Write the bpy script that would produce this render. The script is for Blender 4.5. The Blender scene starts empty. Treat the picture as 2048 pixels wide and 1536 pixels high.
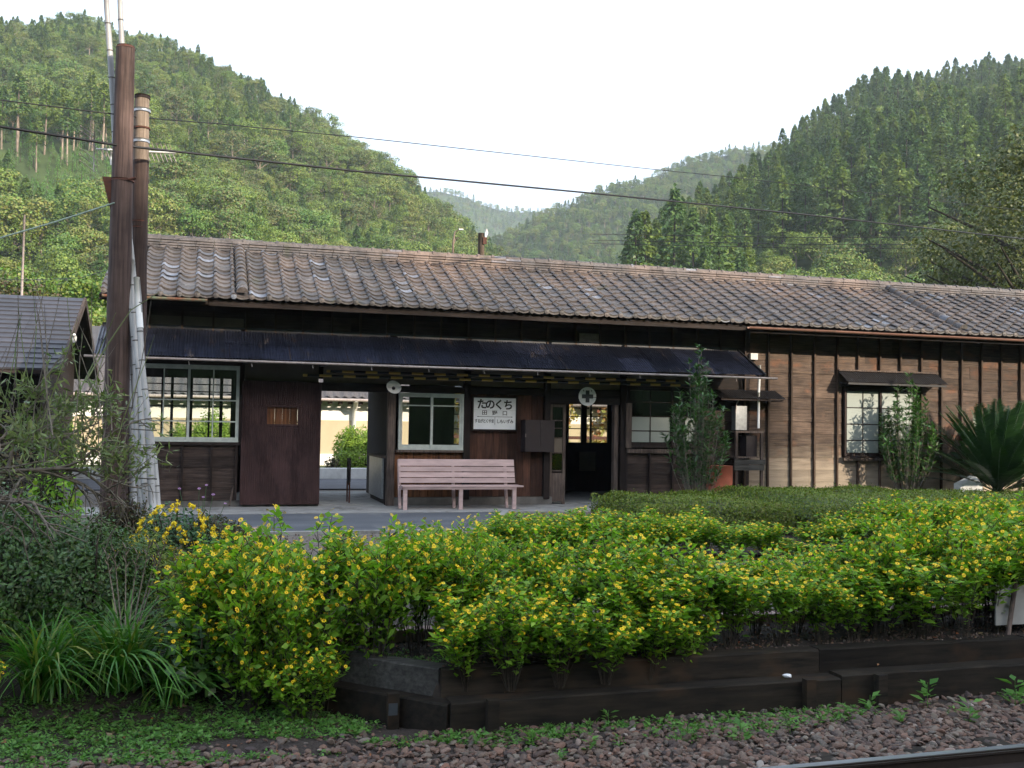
import bpy, bmesh, math, random
import numpy as np
from mathutils import Vector, Matrix, Euler
random.seed(7)
RNG = np.random.default_rng(11)
S = bpy.context.scene
HAZE = .00027
COL = S.collection
# ---------------------------------------------------------------- camera
PSI, TH, RO = math.radians(16.6), math.radians(2.12), 0.0165
CAM = Vector((0.0, 0.0, 1.46))
r0 = Vector((math.cos(PSI), -math.sin(PSI), 0)); fwd = Vector((math.sin(PSI)*math.cos(TH), math.cos(PSI)*math.cos(TH), math.sin(TH)))
u0 = r0.cross(fwd)
cr = math.cos(RO)*r0 + math.sin(RO)*u0; cu = math.cos(RO)*u0 - math.sin(RO)*r0
cam_d = bpy.data.cameras.new('camera'); cam = bpy.data.objects.new('camera', cam_d); COL.objects.link(cam)
m = Matrix.Identity(4)
for i in range(3):
    m[i][0], m[i][1], m[i][2], m[i][3] = cr[i], cu[i], -fwd[i], CAM[i]
cam.matrix_world = m
cam_d.sensor_width = 36; cam_d.lens = 36.04; cam_d.clip_start = .1; cam_d.clip_end = 6000
S.camera = cam
# ---------------------------------------------------------------- sky, sun, exposure
SUN_AZ, SUN_EL = math.radians(149), math.radians(21.5)
w = bpy.data.worlds.new('World'); S.world = w; w.use_nodes = True
nt = w.node_tree; nt.nodes.clear()
wo = nt.nodes.new('ShaderNodeOutputWorld'); bg = nt.nodes.new('ShaderNodeBackground'); sky = nt.nodes.new('ShaderNodeTexSky')
sky.sky_type = 'NISHITA'; sky.sun_disc = False; sky.sun_elevation = SUN_EL; sky.sun_rotation = SUN_AZ
sky.air_density = 1.0; sky.dust_density = 4.0; sky.ozone_density = 1.0; sky.altitude = 200
veil = nt.nodes.new('ShaderNodeMixRGB'); veil.inputs[0].default_value = .55; veil.inputs[2].default_value = (5.7, 6.5, 7.7, 1)   # thin high cloud over the whole sky
nt.links.new(sky.outputs[0], veil.inputs[1]); nt.links.new(veil.outputs[0], bg.inputs[0]); nt.links.new(bg.outputs[0], wo.inputs[0])
bg.inputs[1].default_value = .13
sun_d = bpy.data.lights.new('sun', 'SUN'); sun = bpy.data.objects.new('sun', sun_d); COL.objects.link(sun)
sun_d.energy = 3.0; sun_d.angle = math.radians(.5); sun_d.color = (1, .86, .68)
SUND = Vector((math.sin(SUN_AZ)*math.cos(SUN_EL), math.cos(SUN_AZ)*math.cos(SUN_EL), math.sin(SUN_EL)))
sun.rotation_euler = SUND.to_track_quat('Z', 'Y').to_euler(); sun.location = (20, -20, 30)
S.view_settings.view_transform = 'Standard'; S.view_settings.look = 'None'; S.view_settings.gamma = 1; S.view_settings.use_curve_mapping = False
S.view_settings.exposure = 1.35
S.cycles.max_bounces = 6; S.cycles.diffuse_bounces = 3; S.cycles.glossy_bounces = 2; S.cycles.transmission_bounces = 4; S.cycles.transparent_max_bounces = 8
S.cycles.caustics_reflective = False; S.cycles.caustics_refractive = False
try:
    S.cycles.use_adaptive_sampling = True; S.cycles.adaptive_threshold = .02
except Exception: pass

# ---------------------------------------------------------------- materials
MATS = {}
def nd(t, k, **kw):
    n = t.nodes.new(k)
    for a, b in kw.items(): setattr(n, a, b)
    return n
def mix(t, fac, a, b, bt='MIX'):
    n = nd(t, 'ShaderNodeMixRGB', blend_type=bt)
    for i, v in ((0, fac), (1, a), (2, b)):
        if isinstance(v, bpy.types.NodeSocket): t.links.new(v, n.inputs[i])
        elif i == 0: n.inputs[0].default_value = v
        else: n.inputs[i].default_value = (*v, 1)
    return n.outputs[0]
def math_(t, op, a, b=None, clamp=False):
    n = nd(t, 'ShaderNodeMath', operation=op, use_clamp=clamp)
    for i, v in ((0, a), (1, b)):
        if v is None: continue
        if isinstance(v, bpy.types.NodeSocket): t.links.new(v, n.inputs[i])
        else: n.inputs[i].default_value = v
    return n.outputs[0]
def noise(t, scale=(1, 1, 1), s=1.0, detail=4, rough=.55, space='pos', off=None):
    mp = nd(t, 'ShaderNodeMapping'); mp.inputs['Scale'].default_value = scale
    if space == 'pos': g = nd(t, 'ShaderNodeNewGeometry'); src = g.outputs['Position']
    else: g = nd(t, 'ShaderNodeTexCoord'); src = g.outputs['Object']
    t.links.new(src, mp.inputs['Vector'])
    if off is not None:
        cb = nd(t, 'ShaderNodeCombineXYZ')
        for i in range(3): t.links.new(math_(t, 'MULTIPLY', off, 37.0+i*11), cb.inputs[i])
        t.links.new(cb.outputs[0], mp.inputs['Location'])
    n = nd(t, 'ShaderNodeTexNoise'); n.inputs['Scale'].default_value = s; n.inputs['Detail'].default_value = detail; n.inputs['Roughness'].default_value = rough
    t.links.new(mp.outputs[0], n.inputs['Vector'])
    return n.outputs['Fac']
def ramp(t, v, stops, interp='LINEAR'):
    n = nd(t, 'ShaderNodeValToRGB'); r = n.color_ramp; r.interpolation = interp
    while len(r.elements) < len(stops): r.elements.new(.5)
    for e, (p, c) in zip(r.elements, stops): e.position = p; e.color = (*c, 1) if len(c) == 3 else c
    t.links.new(v, n.inputs[0]); return n.outputs[0]
def maprange(t, v, a, b, c=0., d=1.):
    n = nd(t, 'ShaderNodeMapRange'); t.links.new(v, n.inputs[0])
    for i, x in enumerate((a, b, c, d)): n.inputs[i+1].default_value = x
    return n.outputs[0]
def rnd(t, island=False):
    a = nd(t, 'ShaderNodeObjectInfo').outputs['Random']
    if not island: return a
    b = nd(t, 'ShaderNodeNewGeometry').outputs['Random Per Island']
    return math_(t, 'FRACT', math_(t, 'ADD', a, b))
def newmat(name):
    mt = bpy.data.materials.new(name); mt.use_nodes = True; t = mt.node_tree; t.nodes.clear()
    out = nd(t, 'ShaderNodeOutputMaterial'); p = nd(t, 'ShaderNodeBsdfPrincipled'); t.links.new(p.outputs[0], out.inputs[0])
    MATS[name] = mt; return mt, t, p, out
def setin(t, p, k, v):
    if isinstance(v, bpy.types.NodeSocket): t.links.new(v, p.inputs[k])
    else: p.inputs[k].default_value = v if not isinstance(v, tuple) else (*v, 1)
def bump(t, p, h, strength=.3, dist=.02):
    b = nd(t, 'ShaderNodeBump'); b.inputs['Strength'].default_value = strength; b.inputs['Distance'].default_value = dist
    t.links.new(h, b.inputs['Height']); t.links.new(b.outputs[0], p.inputs['Normal'])
def plain(name, c1, c2=None, s=6, rough=.6, metal=0, bmp=0, scale=(1, 1, 1), space='pos', spec=.4, island=False, var=.25, detail=4):
    mt, t, p, o = newmat(name)
    c2 = c2 or tuple(x*.65 for x in c1)
    n = noise(t, scale, s, detail, space=space)
    c = mix(t, ramp(t, n, [(.32, (0, 0, 0)), (.68, (1, 1, 1))]), c2, c1)
    if var: c = mix(t, 1.0, c, ramp(t, rnd(t, island), [(0, (1-var,)*3), (1, (1+var,)*3)]), 'MULTIPLY')
    setin(t, p, 'Base Color', c); p.inputs['Roughness'].default_value = rough; p.inputs['Metallic'].default_value = metal
    p.inputs['Specular IOR Level'].default_value = spec
    if bmp: bump(t, p, n, bmp, .01)
    return mt
def wood(name, dark, light, axis='z', grain=40, rough=.75, bleach=None, red=None, var=.3, long=.06):
    mt, t, p, o = newmat(name)
    sc = {'x': (long, 1, 1), 'y': (1, long, 1), 'z': (1, 1, long)}[axis]
    ob = rnd(t, False)
    n = noise(t, sc, grain, 6, .65, off=ob); n2 = noise(t, (1, 1, 1), 2.3, 3, off=ob)
    c = mix(t, ramp(t, n, [(.3, (0, 0, 0)), (.72, (1, 1, 1))]), dark, light)
    c = mix(t, ramp(t, n2, [(.35, (.55, .5, .5)), (.65, (1.15, 1.12, 1.1))]), (0, 0, 0), c, 'MIX') if False else mix(t, 1.0, c, ramp(t, n2, [(.3, (.6, .58, .57)), (.7, (1.2, 1.2, 1.2))]), 'MULTIPLY')
    if red is not None:
        n3 = noise(t, (.5, 1, 1.0), 3.1, 4); c = mix(t, ramp(t, n3, [(.56, (0, 0, 0)), (.66, (1, 1, 1))]), c, mix(t, n, red, tuple(x*.45 for x in red)))
    if bleach is not None:   # weathered pale boards low on the wall
        z0, z1, bc = bleach
        g = nd(t, 'ShaderNodeNewGeometry'); sx = nd(t, 'ShaderNodeSeparateXYZ'); t.links.new(g.outputs['Position'], sx.inputs[0])
        zz = math_(t, 'ADD', sx.outputs['Z'], math_(t, 'MULTIPLY', math_(t, 'SUBTRACT', noise(t, (.35, 1, 3), 5, 5), .5), .9))
        f = maprange(t, zz, z0, z1, 1, 0)
        c = mix(t, f, c, mix(t, n, tuple(x*.55 for x in bc), bc))
    c = mix(t, 1.0, c, ramp(t, ob, [(0, (1-var,)*3), (1, (1+var,)*3)]), 'MULTIPLY')
    setin(t, p, 'Base Color', c); p.inputs['Roughness'].default_value = rough; p.inputs['Specular IOR Level'].default_value = .25
    bump(t, p, n, .5, .006)
    return mt
def leafy(name, cols, rough=.5, trans=.3, patch=None, spec=.35, var=None):
    """cols: colour stops picked at random per leaf; patch: second list blended by large noise"""
    mt, t, p, o = newmat(name)
    k = len(cols)
    r = rnd(t, True)
    c = ramp(t, r, [(i/(k-1) if k > 1 else 0, cc) for i, cc in enumerate(cols)])
    if patch:
        oi = nd(t, 'ShaderNodeObjectInfo').outputs['Random']
        f = math_(t, 'ADD', oi, math_(t, 'MULTIPLY', math_(t, 'SUBTRACT', r, .5), .25))
        kk = len(patch)
        c = mix(t, .75, c, ramp(t, f, [(i/(kk-1), cc) for i, cc in enumerate(patch)]))
    setin(t, p, 'Base Color', c); p.inputs['Roughness'].default_value = rough; p.inputs['Specular IOR Level'].default_value = spec
    tr = nd(t, 'ShaderNodeBsdfTranslucent'); t.links.new(mix(t, 1, c, (1.5, 1.7, .7), 'MULTIPLY'), tr.inputs[0])
    ms = nd(t, 'ShaderNodeMixShader'); ms.inputs[0].default_value = trans
    t.links.new(p.outputs[0], ms.inputs[1]); t.links.new(tr.outputs[0], ms.inputs[2]); t.links.new(ms.outputs[0], o.inputs[0])
    return mt

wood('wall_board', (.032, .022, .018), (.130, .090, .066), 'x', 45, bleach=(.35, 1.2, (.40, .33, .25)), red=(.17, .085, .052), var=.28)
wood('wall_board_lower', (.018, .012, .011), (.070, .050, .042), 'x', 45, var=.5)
wood('batten_wood', (.030, .020, .015), (.10, .065, .045), 'z', 60, var=.25)
wood('post_wood', (.012, .008, .008), (.040, .026, .022), 'z', 40)
wood('weathered_post', (.03, .022, .02), (.16, .12, .10), 'z', 50)
wood('beam_wood', (.012, .009, .009), (.045, .032, .028), 'x', 40)
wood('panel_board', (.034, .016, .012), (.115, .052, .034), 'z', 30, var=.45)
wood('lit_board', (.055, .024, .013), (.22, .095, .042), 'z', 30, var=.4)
wood('siding', (.048, .025, .025), (.080, .042, .042), 'z', 60, rough=.6, var=.05)
wood('pole_wood', (.022, .014, .013), (.115, .078, .068), 'z', 38, long=.03)
wood('pole_pale', (.08, .06, .048), (.30, .24, .19), 'z', 38, long=.03)
wood('sleeper_wood', (.004, .0035, .003), (.034, .026, .018), 'x', 22, rough=.85, long=.10, var=.35, red=(.050, .030, .017))
wood('sleeper_grey', (.025, .025, .024), (.095, .092, .085), 'x', 30, rough=.85)
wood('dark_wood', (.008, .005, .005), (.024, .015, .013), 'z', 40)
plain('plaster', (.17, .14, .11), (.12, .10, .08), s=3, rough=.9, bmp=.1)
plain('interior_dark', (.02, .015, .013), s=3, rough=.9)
plain('green_frame', (.58, .62, .58), (.42, .46, .43), s=8, rough=.45, var=.05)
plain('white_paint', (.74, .74, .72), (.60, .60, .58), s=7, rough=.5, var=.05)
plain('sign_white', (.86, .88, .90), (.76, .78, .81), s=9, rough=.35, var=0)
plain('sign_black', (.012, .012, .014), s=9, rough=.5, var=0)
plain('cross_grey', (.045, .055, .065), s=9, rough=.5, var=0)
plain('bench_pink', (.57, .42, .41), (.40, .29, .28), s=9, rough=.55, var=.08, scale=(.35, 1.6, 1.6), detail=10, bmp=.1)
plain('cabinet_paint', (.032, .022, .024), (.026, .018, .020), s=10, rough=.5, var=0)
plain('navy_metal', (.003, .0035, .006), (.022, .026, .046), s=5, rough=.38, metal=0, var=.55, scale=(1.5, 4, 4), spec=.6, detail=8)
plain('black_sheet', (.008, .008, .010), (.016, .015, .016), s=9, rough=.6, var=.2)
plain('pale_pipe', (.38, .33, .31), (.24, .20, .19), s=14, rough=.4, var=0)
plain('copper_gutter', (.24, .13, .10), (.15, .075, .058), s=5, rough=.5, var=0, scale=(.4, 1, 1))
plain('green_gutter', (.16, .22, .16), (.22, .07, .045), s=9, rough=.6, var=0)
plain('steel', (.42, .44, .46), (.30, .31, .33), s=20, rough=.4, metal=.7, var=0)
plain('rust', (.10, .035, .02), (.05, .022, .016), s=20, rough=.8, var=.1)
plain('rail_side', (.014, .009, .008), (.025, .016, .012), s=20, rough=.7, var=0)
plain('rail_head', (.34, .35, .38), (.24, .24, .25), s=6, rough=.28, metal=.9, var=0, scale=(.2, 1, 1))
plain('concrete', (.36, .36, .35), (.25, .245, .235), s=3.5, rough=.85, bmp=.25, var=0, detail=8)
plain('concrete_dark', (.17, .16, .15), (.09, .085, .078), s=5, rough=.9, bmp=.3, var=.1, detail=8)
plain('asphalt', (.125, .135, .152), (.078, .085, .098), s=1.1, rough=.8, bmp=.25, var=0, detail=12, scale=(.6, 1.6, 1))
plain('gravel_soil', (.20, .175, .155), (.075, .062, .052), s=38, rough=.95, bmp=.8, var=0, detail=8)
plain('pink_kerb', (.40, .27, .24), (.28, .20, .18), s=6, rough=.8, var=.12)
plain('soil', (.040, .030, .022), (.014, .011, .009), s=14, rough=1, bmp=.8, var=0, detail=8)
plain('ballast_ground', (.055, .042, .036), (.018, .014, .012), s=60, rough=1, bmp=.8, var=0)
plain('hill_ground', (.060, .095, .025), (.030, .050, .016), s=.25, rough=1, var=0)
plain('white_wall', (.78, .76, .72), (.70, .67, .62), s=1.5, rough=.8, var=0)
plain('beige_wall', (.50, .42, .29), (.40, .33, .22), s=1.2, rough=.85, var=0, scale=(1, 1, .4))
plain('shed_slate', (.040, .038, .046), (.024, .023, .028), s=5, rough=.5, var=.25)
plain('street', (.10, .10, .11), (.07, .07, .08), s=2, rough=.9, var=0)
plain('bamboo', (.42, .42, .42), (.25, .25, .26), s=7, rough=.45, var=.12, scale=(1, 1, .25), spec=.5)
plain('bamboo_node', (.10, .09, .08), s=20, rough=.6, var=0)
plain('wire_black', (.012, .012, .014), s=20, rough=.5, var=0)
plain('wire_pale', (.30, .40, .34), s=20, rough=.5, var=0)
plain('terracotta', (.42, .12, .07), (.30, .09, .05), s=8, rough=.7, var=0)
plain('bark', (.075, .06, .045), (.03, .024, .018), s=30, rough=.9, scale=(1, 1, .3))
plain('bark_pale', (.30, .24, .19), (.15, .12, .09), s=3, rough=.9, scale=(1, 1, .3))
plain('twig', (.23, .20, .16), (.12, .10, .08), s=20, rough=.8)
plain('dry_stalk', (.28, .23, .19), (.16, .13, .10), s=20, rough=.8)
plain('blossom_yellow', (.92, .66, .012), (.88, .54, .010), s=30, rough=.6, var=.12, island=True)
plain('pompon_yellow', (.88, .70, .02), (.80, .58, .02), s=30, rough=.6, var=.1, island=True)
plain('blossom_eye', (.22, .10, .01), s=30, rough=.8, var=0)
plain('purple_petal', (.42, .22, .45), s=30, rough=.6, var=.1, island=True)
def tile_mat():
    mt, t, p, o = newmat('roof_tile')
    r = rnd(t, True)
    base = ramp(t, r, [(0, (.062, .057, .058)), (.25, (.108, .091, .087)), (.5, (.072, .069, .072)), (.75, (.112, .095, .089)), (.965, (.095, .087, .088)), (.972, (.14, .16, .20)), (1, (.20, .22, .27))])
    big = noise(t, (1, 1, 1), .55, 3)
    g = nd(t, 'ShaderNodeNewGeometry'); sx = nd(t, 'ShaderNodeSeparateXYZ'); t.links.new(g.outputs['Position'], sx.inputs[0])
    f = math_(t, 'MULTIPLY', maprange(t, big, .45, .62), maprange(t, sx.outputs['Z'], 3.5, 4.3), True)   # orange unglazed tiles near the ridge
    f = math_(t, 'MULTIPLY', f, maprange(t, sx.outputs['X'], .8, 1.6), True)
    f = math_(t, 'MULTIPLY', f, .45)
    c = mix(t, f, base, (.24, .16, .12))
    st_ = noise(t, (2.2, .25, .25), 2.0, 5); c = mix(t, 1, c, ramp(t, st_, [(.3, (.55, .55, .56)), (.62, (1.15, 1.13, 1.1))]), 'MULTIPLY')
    ms_ = noise(t, (1, .5, .5), 3.3, 6); c = mix(t, ramp(t, ms_, [(.60, (0, 0, 0)), (.72, (.55, .55, .55))]), c, (.055, .058, .035))
    n = noise(t, (1, 1, 1), 22, 5)
    c = mix(t, 1, c, ramp(t, n, [(.3, (.62, .62, .62)), (.7, (1.22, 1.22, 1.22))]), 'MULTIPLY')
    lich = noise(t, (1, 1, 1), 60, 2); c = mix(t, ramp(t, lich, [(.68, (0, 0, 0)), (.72, (.6, .6, .6))]), c, (.36, .34, .28))
    setin(t, p, 'Base Color', c); p.inputs['Roughness'].default_value = .62; bump(t, p, n, .25, .01)
tile_mat()
def rusty(name, base, rust, amt=.6, s=4.0):
    t = MATS[name].node_tree; p = next(n for n in t.nodes if n.type == 'BSDF_PRINCIPLED'); old = p.inputs['Base Color'].links[0].from_socket
    n = noise(t, (1.2, .5, .5), s, 10, .7); f = ramp(t, n, [(amt, (0, 0, 0)), (amt+.10, (.85, .85, .85))])
    t.links.new(mix(t, f, old, rust), p.inputs['Base Color']); t.links.new(maprange(t, f, 0, 1, p.inputs['Roughness'].default_value, .9), p.inputs['Roughness'])
rusty('navy_metal', None, (.055, .038, .030), .58, 3.0); rusty('copper_gutter', None, (.12, .07, .05), .55); rusty('siding', None, (.026, .014, .014), .50, 1.6); rusty('concrete', None, (.13, .125, .115), .53, 1.1); rusty('asphalt', None, (.17, .175, .18), .56, .9); rusty('cabinet_paint', None, (.045, .03, .026), .55, 5)
def glass_mat():
    mt, t, p, o = newmat('glass'); t.nodes.remove(p)
    tr = nd(t, 'ShaderNodeBsdfTransparent'); tr.inputs[0].default_value = (.93, .95, .94, 1); gl = nd(t, 'ShaderNodeBsdfGlossy'); gl.inputs['Roughness'].default_value = .03
    fr = nd(t, 'ShaderNodeFresnel'); fr.inputs[0].default_value = 1.45; ms = nd(t, 'ShaderNodeMixShader')
    t.links.new(fr.outputs[0], ms.inputs[0]); t.links.new(tr.outputs[0], ms.inputs[1]); t.links.new(gl.outputs[0], ms.inputs[2]); t.links.new(ms.outputs[0], o.inputs[0])
glass_mat()
plain('frosted', (.29, .32, .30), (.25, .28, .26), s=2, rough=.35, var=.04)
def stripes():
    mt, t, p, o = newmat('zebra')
    g = nd(t, 'ShaderNodeNewGeometry'); sx = nd(t, 'ShaderNodeSeparateXYZ'); t.links.new(g.outputs['Position'], sx.inputs[0])
    f = math_(t, 'GREATER_THAN', math_(t, 'FRACT', math_(t, 'MULTIPLY', sx.outputs['X'], 2.55)), .5)
    setin(t, p, 'Base Color', mix(t, f, (.012, .012, .016), (.50, .33, .07))); p.inputs['Roughness'].default_value = .5
stripes()
leafy('leaf_flowerbed', [(.12, .27, .022), (.17, .35, .03), (.28, .45, .045), (.08, .19, .02), (.24, .33, .03)], trans=.40)
leafy('leaf_osmanthus', [(.03, .08, .025), (.05, .12, .03), (.08, .18, .035), (.03, .09, .035)], rough=.36, trans=.15, spec=.6)
leafy('leaf_azalea', [(.07, .12, .014), (.12, .18, .020), (.17, .22, .028), (.12, .11, .028)], trans=.2)
leafy('leaf_dark', [(.022, .062, .012), (.045, .11, .020), (.075, .15, .03), (.055, .06, .018)], rough=.42, trans=.15, spec=.4)
leafy('leaf_brownish', [(.03, .05, .018), (.07, .075, .025), (.10, .06, .03), (.04, .06, .02)], trans=.2)
leafy('leaf_willow', [(.10, .15, .05), (.14, .20, .07), (.20, .23, .09), (.08, .11, .05)], trans=.2)
leafy('leaf_blade', [(.03, .12, .014), (.05, .17, .02), (.09, .22, .03), (.04, .14, .02), (.24, .26, .05)], trans=.25, rough=.4)
leafy('leaf_cycad', [(.012, .040, .012), (.020, .055, .014)], trans=.1, rough=.35, spec=.5)
leafy('leaf_weed', [(.05, .15, .025), (.09, .22, .04), (.13, .28, .06), (.08, .13, .03)], trans=.3)
leafy('leaf_mum', [(.05, .12, .06), (.07, .16, .07), (.05, .10, .03)], trans=.2)
leafy('leaf_round', [(.17, .26, .035), (.22, .32, .045), (.13, .21, .03)], trans=.3)
leafy('leaf_cedar', [(.05, .085, .02), (.08, .12, .025), (.11, .15, .028), (.035, .07, .022)], trans=.2, patch=[(.045, .10, .030), (.075, .15, .035), (.16, .21, .030), (.04, .115, .040), (.13, .19, .028)])
leafy('leaf_broad', [(.055, .08, .02), (.085, .11, .028), (.11, .13, .035)], trans=.15, patch=[(.065, .17, .025), (.14, .22, .03), (.22, .20, .05), (.10, .20, .025), (.21, .27, .035), (.04, .125, .030), (.16, .13, .05), (.09, .20, .04)])
leafy('leaf_olive', [(.05, .07, .018), (.08, .10, .024), (.11, .12, .03), (.04, .055, .02)], trans=.15)
leafy('leaf_young', [(.09, .20, .045), (.11, .24, .05), (.08, .17, .05)], trans=.15)
leafy('leaf_autumn', [(.30, .12, .05), (.34, .26, .07), (.22, .24, .07), (.26, .08, .05)], trans=.3)
leafy('leaf_litter', [(.22, .12, .05), (.30, .09, .03), (.18, .15, .08), (.10, .06, .03)], trans=.05)
def stone():
    mt, t, p, o = newmat('ballast_stone')
    r = rnd(t, True)
    c = ramp(t, r, [(0, (.05, .037, .035)), (.3, (.15, .092, .068)), (.5, (.10, .086, .074)), (.7, (.13, .070, .050)), (.88, (.18, .155, .125)), (.96, (.19, .09, .06)), (1, (.30, .27, .24))])
    n = noise(t, (1, 1, 1), 60, 4, space='obj'); c = mix(t, 1, c, ramp(t, n, [(.3, (.65,)*3), (.7, (1.2,)*3)]), 'MULTIPLY')
    setin(t, p, 'Base Color', c); p.inputs['Roughness'].default_value = .85
stone()

# ---------------------------------------------------------------- mesh helpers
def wloc(o):
    v = Vector((0, 0, 0))
    while o is not None: v += o.location; o = o.parent
    return v
def link(o, parent=None, loc=None):
    COL.objects.link(o)
    if parent is not None: o.parent = parent
    if loc is not None: o.location = loc
    return o
def tag(o, label=None, cat=None, group=None, kind=None):
    if label: o['label'] = label
    if cat: o['category'] = cat
    if group: o['group'] = group
    if kind: o['kind'] = kind
    return o
def thing(name, loc, label, cat, group=None, rz=0):
    o = bpy.data.objects.new(name, None); o.empty_display_size = .2; COL.objects.link(o); o.location = loc; o.rotation_euler = (0, 0, rz)
    return tag(o, label, cat, group)
def fastmesh(name, V, F, mats, mi=None, smooth=False):
    """V (n,3) array, F (m,k) int array of k-gons"""
    V = np.asarray(V, np.float32); F = np.asarray(F, np.int32); me = bpy.data.meshes.new(name)
    me.vertices.add(len(V)); me.vertices.foreach_set('co', V.ravel())
    k = F.shape[1]; me.loops.add(F.size); me.loops.foreach_set('vertex_index', F.ravel())
    me.polygons.add(len(F)); me.polygons.foreach_set('loop_start', np.arange(0, F.size, k, dtype=np.int32))
    try: me.polygons.foreach_set('loop_total', np.full(len(F), k, np.int32))
    except Exception: pass
    for m_ in (mats if isinstance(mats, (list, tuple)) else [mats]): me.materials.append(MATS[m_])
    if mi is not None: me.polygons.foreach_set('material_index', np.asarray(mi, np.int32))
    if smooth: me.polygons.foreach_set('use_smooth', np.ones(len(F), bool))
    me.update(calc_edges=True); me.validate(); return me
def obj(name, me, parent=None, loc=(0, 0, 0), rot=None, scale=None):
    o = bpy.data.objects.new(name, me); link(o, parent, loc)
    if rot is not None: o.rotation_euler = rot
    if scale is not None: o.scale = scale
    return o
class MB:
    def __init__(s): s.v = []; s.f = []; s.m = []; s.sm = []; s.mi = 0; s.smooth = False
    def add(s, vs, fs):
        b = len(s.v); s.v += [tuple(x) for x in vs]
        for f in fs: s.f.append([b+i for i in f]); s.m.append(s.mi); s.sm.append(s.smooth)
    def box(s, x0, x1, y0, y1, z0, z1):
        s.add([(x, y, z) for z in (z0, z1) for y in (y0, y1) for x in (x0, x1)], [(0, 2, 3, 1), (4, 5, 7, 6), (0, 1, 5, 4), (2, 6, 7, 3), (0, 4, 6, 2), (1, 3, 7, 5)]); return s
    def obox(s, c, ax, ay, az):
        c, ax, ay, az = map(Vector, (c, ax, ay, az))
        s.add([c+ax*i+ay*j+az*k for k in (-1, 1) for j in (-1, 1) for i in (-1, 1)], [(0, 2, 3, 1), (4, 5, 7, 6), (0, 1, 5, 4), (2, 6, 7, 3), (0, 4, 6, 2), (1, 3, 7, 5)]); return s
    def beam(s, a, b, w, h):
        a, b = Vector(a), Vector(b); d = (b-a); L = d.length/2; d.normalize(); up = Vector((0, 0, 1)) if abs(d.z) < .95 else Vector((0, 1, 0))
        sd = d.cross(up).normalized(); up = sd.cross(d); return s.obox((a+b)/2, d*L, sd*w/2, up*h/2)
    def tube(s, pts, rs, n=8, caps=True):
        pts = [Vector(p) for p in pts]
        if not isinstance(rs, (list, tuple)): rs = [rs]*len(pts)
        sm = s.smooth; s.smooth = True; b = len(s.v); N = len(pts); ref = None
        for i, p in enumerate(pts):
            d = (pts[min(i+1, N-1)]-pts[max(i-1, 0)]).normalized()
            if ref is None: ref = Vector((0, 0, 1)) if abs(d.z) < .9 else Vector((1, 0, 0))
            a = d.cross(ref).normalized(); c = a.cross(d); ref = c if abs(c.dot(d)) < .5 else ref
            for k in range(n):
                t = 2*math.pi*k/n; s.v.append(tuple(p+(a*math.cos(t)+c*math.sin(t))*rs[i]))
        for i in range(N-1):
            for k in range(n):
                k2 = (k+1) % n; s.f.append([b+i*n+k, b+i*n+k2, b+(i+1)*n+k2, b+(i+1)*n+k]); s.m.append(s.mi); s.sm.append(True)
        if caps:
            s.f.append([b+k for k in range(n)]); s.m.append(s.mi); s.sm.append(False)
            s.f.append([b+(N-1)*n+k for k in reversed(range(n))]); s.m.append(s.mi); s.sm.append(False)
        s.smooth = sm; return s
    def prism(s, poly, d):   # poly list of 3d pts, extruded by d
        n = len(poly); P = [Vector(p) for p in poly]; d = Vector(d)
        s.add(P+[p+d for p in P], [list(range(n))[::-1], list(range(n, 2*n))]+[(i, (i+1) % n, n+(i+1) % n, n+i) for i in range(n)]); return s
    def mesh(s, name, mats, off=(0, 0, 0)):
        me = bpy.data.meshes.new(name); me.from_pydata([(x-off[0], y-off[1], z-off[2]) for x, y, z in s.v], [], s.f)
        for m_ in (mats if isinstance(mats, (list, tuple)) else [mats]): me.materials.append(MATS[m_])
        me.polygons.foreach_set('material_index', s.m); me.polygons.foreach_set('use_smooth', s.sm); me.update(); return me
    def build(s, name, mats, parent=None, center=True, local=False):
        """links the shapes as one object; its origin sits at the middle of its bounding box"""
        A = np.array(s.v); c = Vector((A.min(0)+A.max(0))/2) if center else Vector((0, 0, 0))
        me = s.mesh(name, mats, c); o = bpy.data.objects.new(name, me); link(o, parent, c-wloc(parent) if parent is not None and not local else c)
        return o
def bx(name, mat, x0, x1, y0, y1, z0, z1, parent=None, bev=0):
    o = MB().box(x0, x1, y0, y1, z0, z1).build(name, mat, parent)
    return o
def copy_tree(o, parent=None):
    c = o.copy(); COL.objects.link(c); c.parent = parent
    for ch in list(o.children): copy_tree(ch, c)
    return c
def leaves(P, size, rng=RNG, N=None, D=None, asp=.5, up=0., jit=.25, fold=0.):
    """rhombus leaves at P; N normals, D long axis. Returns V,F (quads)"""
    P = np.asarray(P, float); n = len(P)
    if N is None:
        N = rng.normal(size=(n, 3)); N[:, 2] = np.abs(N[:, 2])+up
    N = N+rng.normal(size=(n, 3))*jit; N /= np.linalg.norm(N, axis=1)[:, None]+1e-9
    if D is None: D = rng.normal(size=(n, 3))
    D = D-N*(D*N).sum(1)[:, None]; D /= np.linalg.norm(D, axis=1)[:, None]+1e-9
    B = np.cross(N, D); s = (size*rng.uniform(.65, 1.3, n))[:, None] if np.ndim(size) == 0 else np.asarray(size)[:, None]
    V = np.stack([P, P+D*s*.45+B*s*asp*.5+N*s*fold, P+D*s, P+D*s*.45-B*s*asp*.5+N*s*fold], 1).reshape(-1, 3)
    return V, np.arange(4*n).reshape(-1, 4)
def merge(parts):
    V = []; F = []; b = 0
    for v, f in parts: V.append(v); F.append(f+b); b += len(v)
    return np.concatenate(V), np.concatenate(F)
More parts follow.
